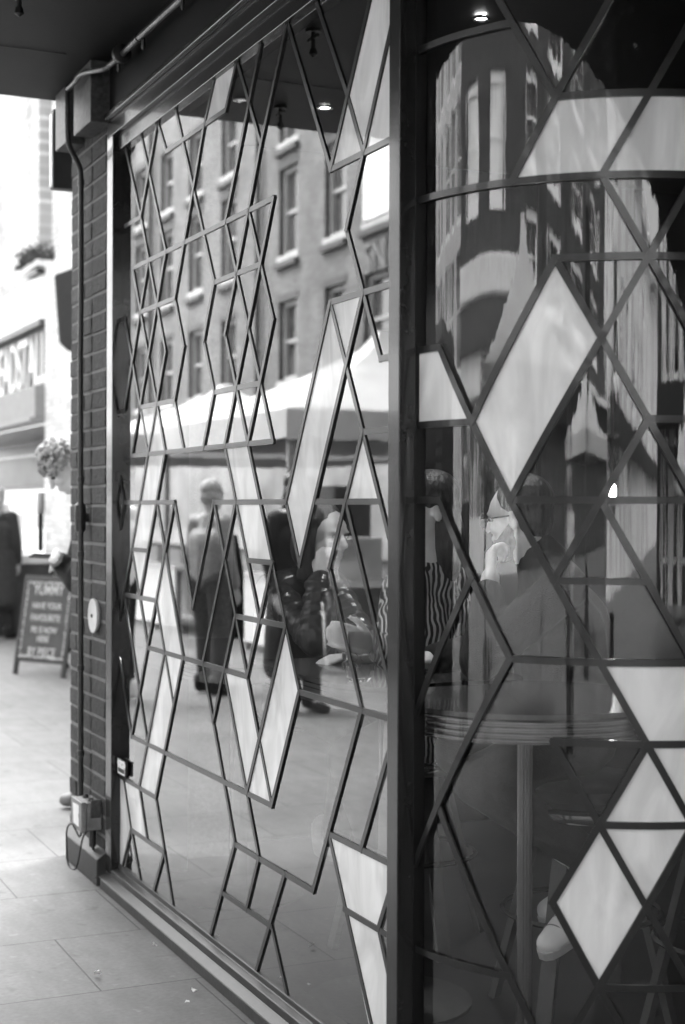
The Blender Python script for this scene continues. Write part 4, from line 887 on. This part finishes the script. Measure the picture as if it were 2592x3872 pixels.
# curly haired person looking down at a phone beyond the pier
base = at(176, 1800, 7.2); base = V((-1.07, 7.18, 0)); fdir = V((-.93, -.36, 0))
hcur = at(146, 1068, 7.25); hx = at(118, 1274, 7.0); wr = at(136, 1283, 7.06); elb = at(172, 1312, 7.25); wr2 = at(146, 1296, 7.15); el2 = at(178, 1330, 7.0)
tp, Q = stander('curly haired person in black coat bent over a phone beyond the brick pier', base, fdir, 1.80, 'black_cloth', 'dark_cloth', 'hair_light', coat=.62, arms=[(el2 , wr2), (elb, wr)],
    headf=V((-.62, -.30, -.72)), headc=hcur, lean=V((-.10, -.03, -.03)), shoem='shoe', curls=1, handcurl=.55, vox=.009, skin='skin_in')
ph_ = at(97, 1272, 6.98)
tag(MB().box(ph_, V((-.045, -.03, .004)), V((.02, -.03, .008)), V((0, .001, .004))).build('phone', 'black', bevel=.003, origin=ph_), 'dark phone held by the curly haired person', 'phone')
stander('fair haired person in long dark coat cut by the left edge at the stall counter', at(-6, 1462, 16.3) * 1 - Z * at(-6, 1462, 16.3).z, V((.1, 1, 0)), 1.66, 'dark_cloth', 'black_cloth', 'hair_light', coat=.45, hair=2)
# people in the street, seen mirrored in the flat window
pg = 'people in the market street'
stander('market goer in white shirt and dark trousers mirrored at the left of the flat window', W(5.55, 1.50), V((.3, 1, 0)), 1.74, 'white_cloth', 'black_cloth', 'hair_dark', shoem='sneaker', grp=pg)
stander('stall worker in grey top and dark trousers mirrored in the flat window', W(5.72, 2.28), N + A * .4, 1.66, 'shoe', 'dark_cloth', 'hair_light', apron=True, coat=0, grp=pg)
stander('tall figure in a long black coat mirrored low in the flat window', W(4.55, 2.50), V((.2, -1, 0)), 1.70, 'black_cloth', 'black_cloth', 'hair_dark', coat=.35, hair=2, grp=pg)
stander('passer-by in dark jacket mirrored near the corner post', W(6.9, 3.6), V((1, .3, 0)), 1.72, 'dark_cloth', 'black_cloth', 'hair_dark', coat=.8, grp=pg)
stander('passer-by in a pale coat mirrored in the curved window', W(-6.2, 4.4), V((-.4, 1, 0)), 1.70, 'offwhite', 'denim', 'hair_light', coat=.6, hair=2, grp=pg)
stander('passer-by in a dark coat mirrored in the curved window', W(-.6, 5.0), V((.8, .3, 0)), 1.78, 'dark_cloth', 'black_cloth', 'hair_dark', coat=.6, grp=pg)

# ================================================================== the market street, seen mirrored in the glass
def gazebo(lb, s, o, hs, zp, ze, val=.26, rot=0):
    t = thing('gazebo', lb, 'gazebo', W(s, o, 0), 'white market gazebos'); ca, sa = math.cos(rot), math.sin(rot)
    def G(a, b_, z): return W(s + a * ca - b_ * sa, o + a * sa + b_ * ca, z)
    nr = 10; vs_ = []; 
    m_ = 8
    peri = [(-1 + 2 * i / m_, -1) for i in range(m_)] + [(1, -1 + 2 * i / m_) for i in range(m_)] + [(1 - 2 * i / m_, 1) for i in range(m_)] + [(-1, 1 - 2 * i / m_) for i in range(m_)]
    for k in range(nr + 1):
        q = k / nr; h = zp - (zp - ze) * (q ** .72)
        vs_ += [G(a * hs * max(q, .03), b_ * hs * max(q, .03), h - .05 * q * (1 - max(abs(a) if abs(b_) == 1 else abs(b_), 0)) * 1.0) for a, b_ in peri]
    n = len(peri); f = [(k * n + i, k * n + (i + 1) % n, (k + 1) * n + (i + 1) % n, (k + 1) * n + i) for k in range(nr) for i in range(n)] + [tuple(range(n))]
    o_ = MB().add(vs_, f).build('canopy', 'fabric_white', t, True); sm = o_.modifiers.new('thick', 'SOLIDIFY'); sm.thickness = .004
    va = MB()
    for i in range(n):
        a, b_ = peri[i], peri[(i + 1) % n]; p, q = G(a[0] * hs, a[1] * hs, ze - .002), G(b_[0] * hs, b_[1] * hs, ze - .002)
        va.prism([p, q, q - Z * val, p - Z * (val - .02)], (q - p).cross(Z).normalized() * .004)
    va.build('valance', 'fabric_white', t)
    for a in (-1, 1):
        for b_ in (-1, 1): c = G(a * hs * .97, b_ * hs * .97, 0); MB().box(c + Z * (ze / 2), A * .025, N * .025, Z * (ze / 2 - .01)).build('leg', 'grey_box', t)
    fr_ = MB()
    for a in (-1, 1): fr_.bar(G(-hs * .97, a * hs * .97, ze - .12), G(hs * .97, a * hs * .97, ze - .06), .025, .025); fr_.bar(G(a * hs * .97, -hs * .97, ze - .12), G(a * hs * .97, hs * .97, ze - .06), .025, .025)
    fr_.build('frame', 'grey_box', t)
    return t
gazebo('white gazebo with a tall peak mirrored beside the corner post in the flat window', 8.15, 4.95, 1.75, 3.2, 2.28)
gazebo('white gazebo further along the street mirrored in the middle of the flat window', 12.6, 4.9, 1.9, 3.0, 2.25)
gazebo('sharp peaked white gazebo mirrored across the big white diamond of the curved window', -3.75, 5.0, 1.65, 3.12, 2.12, .12, .1)
gazebo('low white gazebo mirrored right of the big white diamond in the curved window', -11.2, 8.2, 1.5, 2.9, 2.15, .22)
gazebo('distant peaked white gazebo mirrored at the right edge of the curved window', -18.2, -1.35, 1.0, 3.05, 1.9, .3)
kc = thing('kiosk', 'dark slatted market kiosk mirrored at the lower left of the curved window', 'kiosk', W(2.4, 5.6, 0))
MB().fbox(1.2, 3.6, 4.9, 6.6, 0, 2.5).build('body', 'dark_wood', kc); MB().fbox(1.0, 3.8, 4.7, 6.8, 2.5, 2.62).build('roof', 'steel', kc)
sl_ = MB()
for k in range(24): sl_.fbox(1.18, 3.62, 4.86, 4.895, .08 + k * .1, .14 + k * .1); sl_.fbox(1.15, 1.195, 4.9, 6.6, .08 + k * .1, .14 + k * .1)
sl_.build('slats', 'black', kc)
def mtable(lb, s, o, w, d):
    t = thing('market_table', lb, 'market table', W(s, o, 0), 'market tables'); MB().fbox(s - w, s + w, o - d, o + d, .72, .78).build('table_top', 'offwhite', t); MB().fbox(s - w + .02, s + w - .02, o + d - .02, o + d - .005, .08, .719).fbox(s - w + .02, s + w - .02, o - d + .005, o - d + .02, .08, .719).build('cloth', 'white_cloth', t)
    for a in (-1, 1):
        for b_ in (-1, 1): c = W(s + a * (w - .08), o + b_ * (d - .08), 0); MB().fbox(s + a * (w - .08) - .02, s + a * (w - .08) + .02, o + b_ * (d - .08) - .02, o + b_ * (d - .08) + .02, 0, .719).build('leg', 'grey_box', t)
mtable('cloth covered table under the tall peaked gazebo', 8.1, 4.2, 1.1, .38); mtable('cloth covered table under the further gazebo', 12.2, 4.1, 1.2, .38)
for k, (s, o) in enumerate(((7.4, 4.2), (8.0, 4.15), (8.6, 4.2), (11.7, 4.1), (12.6, 4.1))):
    c = W(s, o, .78); t = thing('crate', ['nearest pale produce crate on the tall gazebo table', 'middle pale produce crate on the tall gazebo table', 'furthest pale produce crate on the tall gazebo table', 'nearer pale crate on the further gazebo table', 'far pale crate on the further gazebo table'][k], 'crate', c, 'crates on the market tables')
    MB().fbox(s - .2, s + .2, o - .15, o + .15, .782, .80).fbox(s - .2, s - .185, o - .15, o + .15, .80, .95).fbox(s + .185, s + .2, o - .15, o + .15, .80, .95).fbox(s - .184, s + .184, o - .15, o - .135, .80, .95).fbox(s - .184, s + .184, o + .135, o + .15, .80, .95).build('box', 'offwhite', t)
    g_ = MB(); rg = random.Random(k)
    for q in range(14): g_.ell(W(s + rg.uniform(-.14, .14), o + rg.uniform(-.1, .1), .86 + rg.uniform(0, .08)), V((.05, 0, 0)), V((0, .05, 0)), V((0, 0, .045)), 8)
    g_.build('produce', 'leaf' if k % 2 else 'offwhite', t, True)

for k, (s, o, w, z0, h, mm) in enumerate(((7.3, 6.1, .35, 0, .6, 'offwhite'), (7.35, 6.15, .28, .602, .45, 'grey_box'), (8.3, 6.2, .4, 0, .8, 'dark_wood'), (9.2, 6.0, .3, 0, 1.5, 'grey_box'), (10.4, 5.6, .35, 0, 1.1, 'offwhite'), (11.2, 5.9, .3, 0, 1.7, 'dark_wood'))):
    c_ = MB().fbox(s - w, s + w, o - w * .8, o + w * .8, z0, z0 + h); c_.fbox(s - w - .01, s + w + .01, o - w * .8 - .01, o - w * .8 - .001, z0 + h * .45, z0 + h * .55)
    tag(c_.build('stock_box', mm, bevel=.01, origin=W(s, o, z0)), ['wide pale stock box on the ground behind the tall gazebo table', 'grey stock box stacked on the wide pale box', 'dark stock box behind the middle of the tall gazebo', 'tall grey stock cabinet between the two gazebos', 'pale stock box just before the further gazebo', 'tall dark stock cabinet at the further gazebo'][k], 'box', 'stock boxes behind the stalls')

def window(parent, s, o, z0, z1, w, sash=True, face=-1, key=None, bars=1, pm='pane', e=.09, fm='white'):
    """white sash window set in a wall whose outer face lies at o; face -1 looks toward the shop"""
    fo = o + face * .0; d = face
    f_ = MB()
    f_.fbox(s - w, s - w + e, o - d * .10, o + d * .012, z0, z1); f_.fbox(s + w - e, s + w, o - d * .10, o + d * .012, z0, z1)
    f_.fbox(s - w + e, s + w - e, o - d * .10, o + d * .01, z1 - e, z1); f_.fbox(s - w + e, s + w - e, o - d * .10, o + d * .01, z0, z0 + e)
    zm = (z0 + z1) / 2; f_.fbox(s - w + e, s + w - e, o - d * .09, o - d * .02, zm - .035, zm + .035)
    for q in range(1, bars + 1): x = s - w + 2 * w * q / (bars + 1); f_.fbox(x - .018, x + .018, o - d * .08, o - d * .03, z0 + e, z1 - e)
    ob = f_.build('window', fm, parent)
    MB().fbox(s - w + .02, s + w - .02, o - d * .085, o - d * .075, z0 + .02, z1 - .02).build('pane', pm, ob)
    MB().fbox(s - w - .10, s + w + .10, o - d * .02, o + d * .14, z0 - .14, z0 - .002).build('sill', fm, ob)
    return ob
def facade(name, lb, cat, s0, s1, o, zt, m, wins, depth=.4, face=-1, grp=None, z0=0, pm='pane', e=.09, fm='white'):
    t = thing(name, lb, cat, W((s0 + s1) / 2, o, 0), grp)
    # wall cut into strips round the window openings
    w = MB(); xs = sorted({s0, s1} | {v for a in wins for v in (a[0] - a[3] - .02, a[0] + a[3] + .02)})
    for x0, x1 in zip(xs, xs[1:]):
        if x1 - x0 < 1e-4: continue
        op = sorted((a[1], a[2]) for a in wins if a[0] - a[3] - .03 < (x0 + x1) / 2 < a[0] + a[3] + .03); z = z0
        for a, b_ in op: w.fbox(x0, x1, o, o - face * depth, z, a); z = b_
        w.fbox(x0, x1, o, o - face * depth, z, zt)
    loc_obj(w, 'wall', m, t, W(s0, o, 0))
    for a in wins: window(t, a[0], o - face * .12, a[1], a[2], a[3], bars=a[4] if len(a) > 4 else 0, face=face, pm=pm, e=e, fm=fm)
    return t
# terrace opposite
tw = []
for k, s in enumerate((19.3, 21.25, 23.65, 27.25, 29.6, 31.9, 34.2)):
    for z0, z1 in ((4.1, 5.75), (6.72, 8.55), (9.1, 10.6)):
        tw.append((s, z0, z1, .62 if k == 0 else .48))
ter = facade('brick_terrace', 'tall grey brick terrace with white sash windows, mirrored across the flat window', 'terrace', 18.4, 35.3, 10.3, 13.5, 't_brick', tw, fm='sash_grey', pm='terrace_pane')
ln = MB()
for a in tw: ln.fbox(a[0] - a[3] - .08, a[0] + a[3] + .08, 10.285, 10.4, a[2] + .002, a[2] + .15); ln.fbox(a[0] - a[3] - .12, a[0] + a[3] + .12, 10.2, 10.3, a[1] - .27, a[1] - .145)  # brick head above; below, a dark strip standing in for the sill's shadow
ln.build('heads_and_sill_shade', mat('dark_brick_and_shade', .05, .8, noise=.3), ter)
for s in (25.15, 33.0): MB().tube([W(s, 10.2, 3.2), W(s, 10.2, 13)], .06, 12).build('drain_pipe', 'black', ter, True)
MB().fbox(18.5, 35.2, 10.05, 10.28, 2.75, 3.55).build('shop_fascia', mat('fascia_grey', .06, .5, noise=.1), ter)
MB().fbox(18.5, 35.2, 10.21, 10.28, .5, 2.74).build('shop_glazing', 'pane', ter)
text('SN', 'wall_lettering', 'pipe', W(19.4, 10.27, 6.0), U, Z, .8, ter, extrude=.01, offset=.01)
MB().fbox(18.68, 19.92, 10.285, 10.27, 6.75, 8.5).build('white_blind', 'stone', ter)
# bright building beyond the terrace's far end
fw = [(s, z0, z0 + 1.5, .5) for s in (37, 39.2, 41.5, 44, 47) for z0 in (4.2, 7.2, 10.2)]
facade('pale_house', 'bright white rendered house beyond the brick terrace at the left of the mirrored street', 'house', 35.4, 52, 9.9, 14, 'white', fw)
# white building across the open square
pwn = [(s, z0, z0 + 3.2, .8) for s in range(12, 43, 3) for z0 in (5.0, 9.0, 13.)]
facade('white_block', 'long overexposed white block across the square, mirrored at the left of the curved window', 'building', 10.2, 44, 33, 18, 'grey_render', pwn, pm='pane')
# dark brick corner pub
cwn = [(s, z, z + 3.0, 2.1, 5) for s in (5.6, -2.2) for z in (8.2, 12.6)]
pub = facade('corner_pub', 'dark brick corner pub with tall windows and pale ground floor, mirrored in the curved window', 'pub', -8.1, 10, 30, 18, 'd_brick', cwn, pm='pub_pane', e=.3)
bwn = [(s, z, z + 2.2, w, 4) for s, w in ((-12.6, 1.7), (-20, 2.2), (-29.5, 2.6), (-38.5, 2.8)) for z in (6.2, 9.4, 12.6)]
whs = facade('brick_warehouse', 'dark brick warehouse with white barred windows beside the corner pub, mirrored in the curved window', 'warehouse', -46, -8.12, 30, 18, 'd_brick', bwn, pm='dark_pane', e=.28)
MB().fbox(-9, 9.8, 28.6, 29.99, 6.0, 6.9).build('cornice', 'stone', pub, bevel=.1)
MB().fbox(-9, 9.8, 29.0, 29.99, 4.9, 5.99).build('sign_band', 'black', pub)
MB().fbox(-9, 9.8, 29.2, 29.99, 3.9, 4.89).fbox(-9, 9.8, 29.2, 29.99, .0, 1.2).build('pale_front', 'stone', pub)
sh = MB()
for k in range(22): sh.fbox(-8.9 + k * .86, -8.9 + k * .86 + .28, 29.2, 29.6, 1.2, 3.89)
sh.build('mullions', 'offwhite', pub); MB().fbox(-9, 9.8, 29.7, 29.9, 1.2, 3.89).build('shop_glazing', 'pane', pub)
MB().fbox(-46, -9.2, 29.3, 29.99, 3.6, 5.0).build('side_fascia', 'black', whs); MB().fbox(-46, -9.2, 29.0, 29.99, 5.01, 5.3).build('ledge', 'stone', whs)
for s in (-16.3, -24.5, -34): MB().tube([W(s, 29.85, 5.3), W(s, 29.85, 18)], .14, 10).build('drain_pipe', 'black', whs, True)
# pale stone building with pilasters behind the viewer
lw = [(s, z0, z0 + 2.2, .55) for s in (-22.2, -25.0, -28.5, -32.5, -37., -42, -50, -60, -72) for z0 in (3.6, 6.8)]
stn = facade('stone_building', 'pale stone building with tall pilasters, mirrored at the right of the curved window', 'building', -85, -19.6, 11, 10.5, 'stone', lw, pm='dark_pane', e=.12)
pl_ = MB()
for s in (-20.4, -23.6, -26.7, -30.4, -34.7, -39.4, -46, -55, -66): pl_.fbox(s - .45, s + .45, 10.6, 10.99, 0, 9.6)
pl_.build('pilasters', 'grey_render', stn); MB().fbox(-85, -19.6, 10.3, 10.99, 9.62, 10.2).build('parapet', 'stone', stn)
MB().fbox(-85, -19.6, 10.5, 10.99, 2.5, 3.2).build('shop_sign', 'black', stn)
# columned building closing the street behind the viewer
cb2 = thing('columned_building', 'pale columned building with tall dark windows, mirrored at the far right of the curved window', 'building', W(-22.5, -4, 0))
MB().fbox(-23.2, -22.6, -16, 3.2, 0, 11).build('wall', 'interior_light', cb2)
pc = MB()
for k in range(13): o = -15.6 + k * 1.45; pc.fbox(-22.595, -22.1, o, o + .42, 0, 10.2)
pc.build('pilasters', 'grey_render', cb2)
rg = random.Random(11)
for k in range(12):
    o = -15.6 + k * 1.45 + .52
    for z0, z1 in ((.6, 2.5), (3.4, 5.6), (6.3, 8.6)):
        wf = MB().fbox(-22.595, -22.5, o, o + .1, z0, z1).fbox(-22.595, -22.5, o + .73, o + .83, z0, z1).fbox(-22.595, -22.5, o + .1, o + .73, z1 - .1, z1).fbox(-22.595, -22.5, o + .1, o + .73, z0, z0 + .1).build('window', 'white', cb2)
        MB().fbox(-22.595, -22.56, o + .1, o + .73, z0 + .1, z1 - .1).build('pane', 'dark_pane' if rg.random() < .75 else 'pub_pane', wf)
MB().fbox(-22.09, -20.6, -16, 3.0, 2.62, 3.2).build('shop_canopy', 'black', cb2)
# lamp post and planting in the square
lpst = W(-9.6, 6.4, 0); t = thing('street_lamp', 'dark cast street lamp mirrored right of the curved window diamond', 'street lamp', lpst)
MB().lathe(lpst, [(.14, 0), (.14, .5), (.09, .6), (.06, 1.), (.05, 3.9), (.09, 4.0)], 16).build('column', 'black', t, True); MB().lathe(lpst + Z * 4.0, [(.08, 0), (.2, .35), (.22, .4), (.05, .6)], 8).build('lantern', 'pane', t)
for k, (s, o) in enumerate(((-1.7, 7.4), (-11.5, 5.2))):
    c = W(s, o, 0); t = thing('potted_tree', ['clipped tree in a dark tub mirrored at the left of the curved window', 'clipped tree in a dark tub mirrored at the right of the curved window'][k], 'tree', c, 'potted trees in the square')
    MB().lathe(c, [(.22, 0), (.28, .5), (.25, .5), (.24, .45)], 20).build('tub', 'black', t, True); MB().tube([c + Z * .4, c + Z * 1.2, c + Z * 1.7 + A * .05], [.04, .035, .02], 8).build('trunk', 'dark_wood', t, True)
    g_ = MB(); rg = random.Random(k + 5)
    for q in range(1500):
        d = V((rg.gauss(0, 1), rg.gauss(0, 1), rg.gauss(0, 1))).normalized() * (.55 * rg.random() ** .4); p = c + Z * 2.0 + V((d.x, d.y, d.z * 1.3)); a = V((rg.gauss(0, 1), rg.gauss(0, 1), rg.gauss(0, 1))).normalized(); b_ = a.cross(V((rg.gauss(0, 1), rg.gauss(0, 1), 1))).normalized()
        g_.add([p - a * .05, p + b_ * .025, p + a * .05, p - b_ * .025], [(0, 1, 2, 3)])
    g_.build('crown', 'leaf', t)
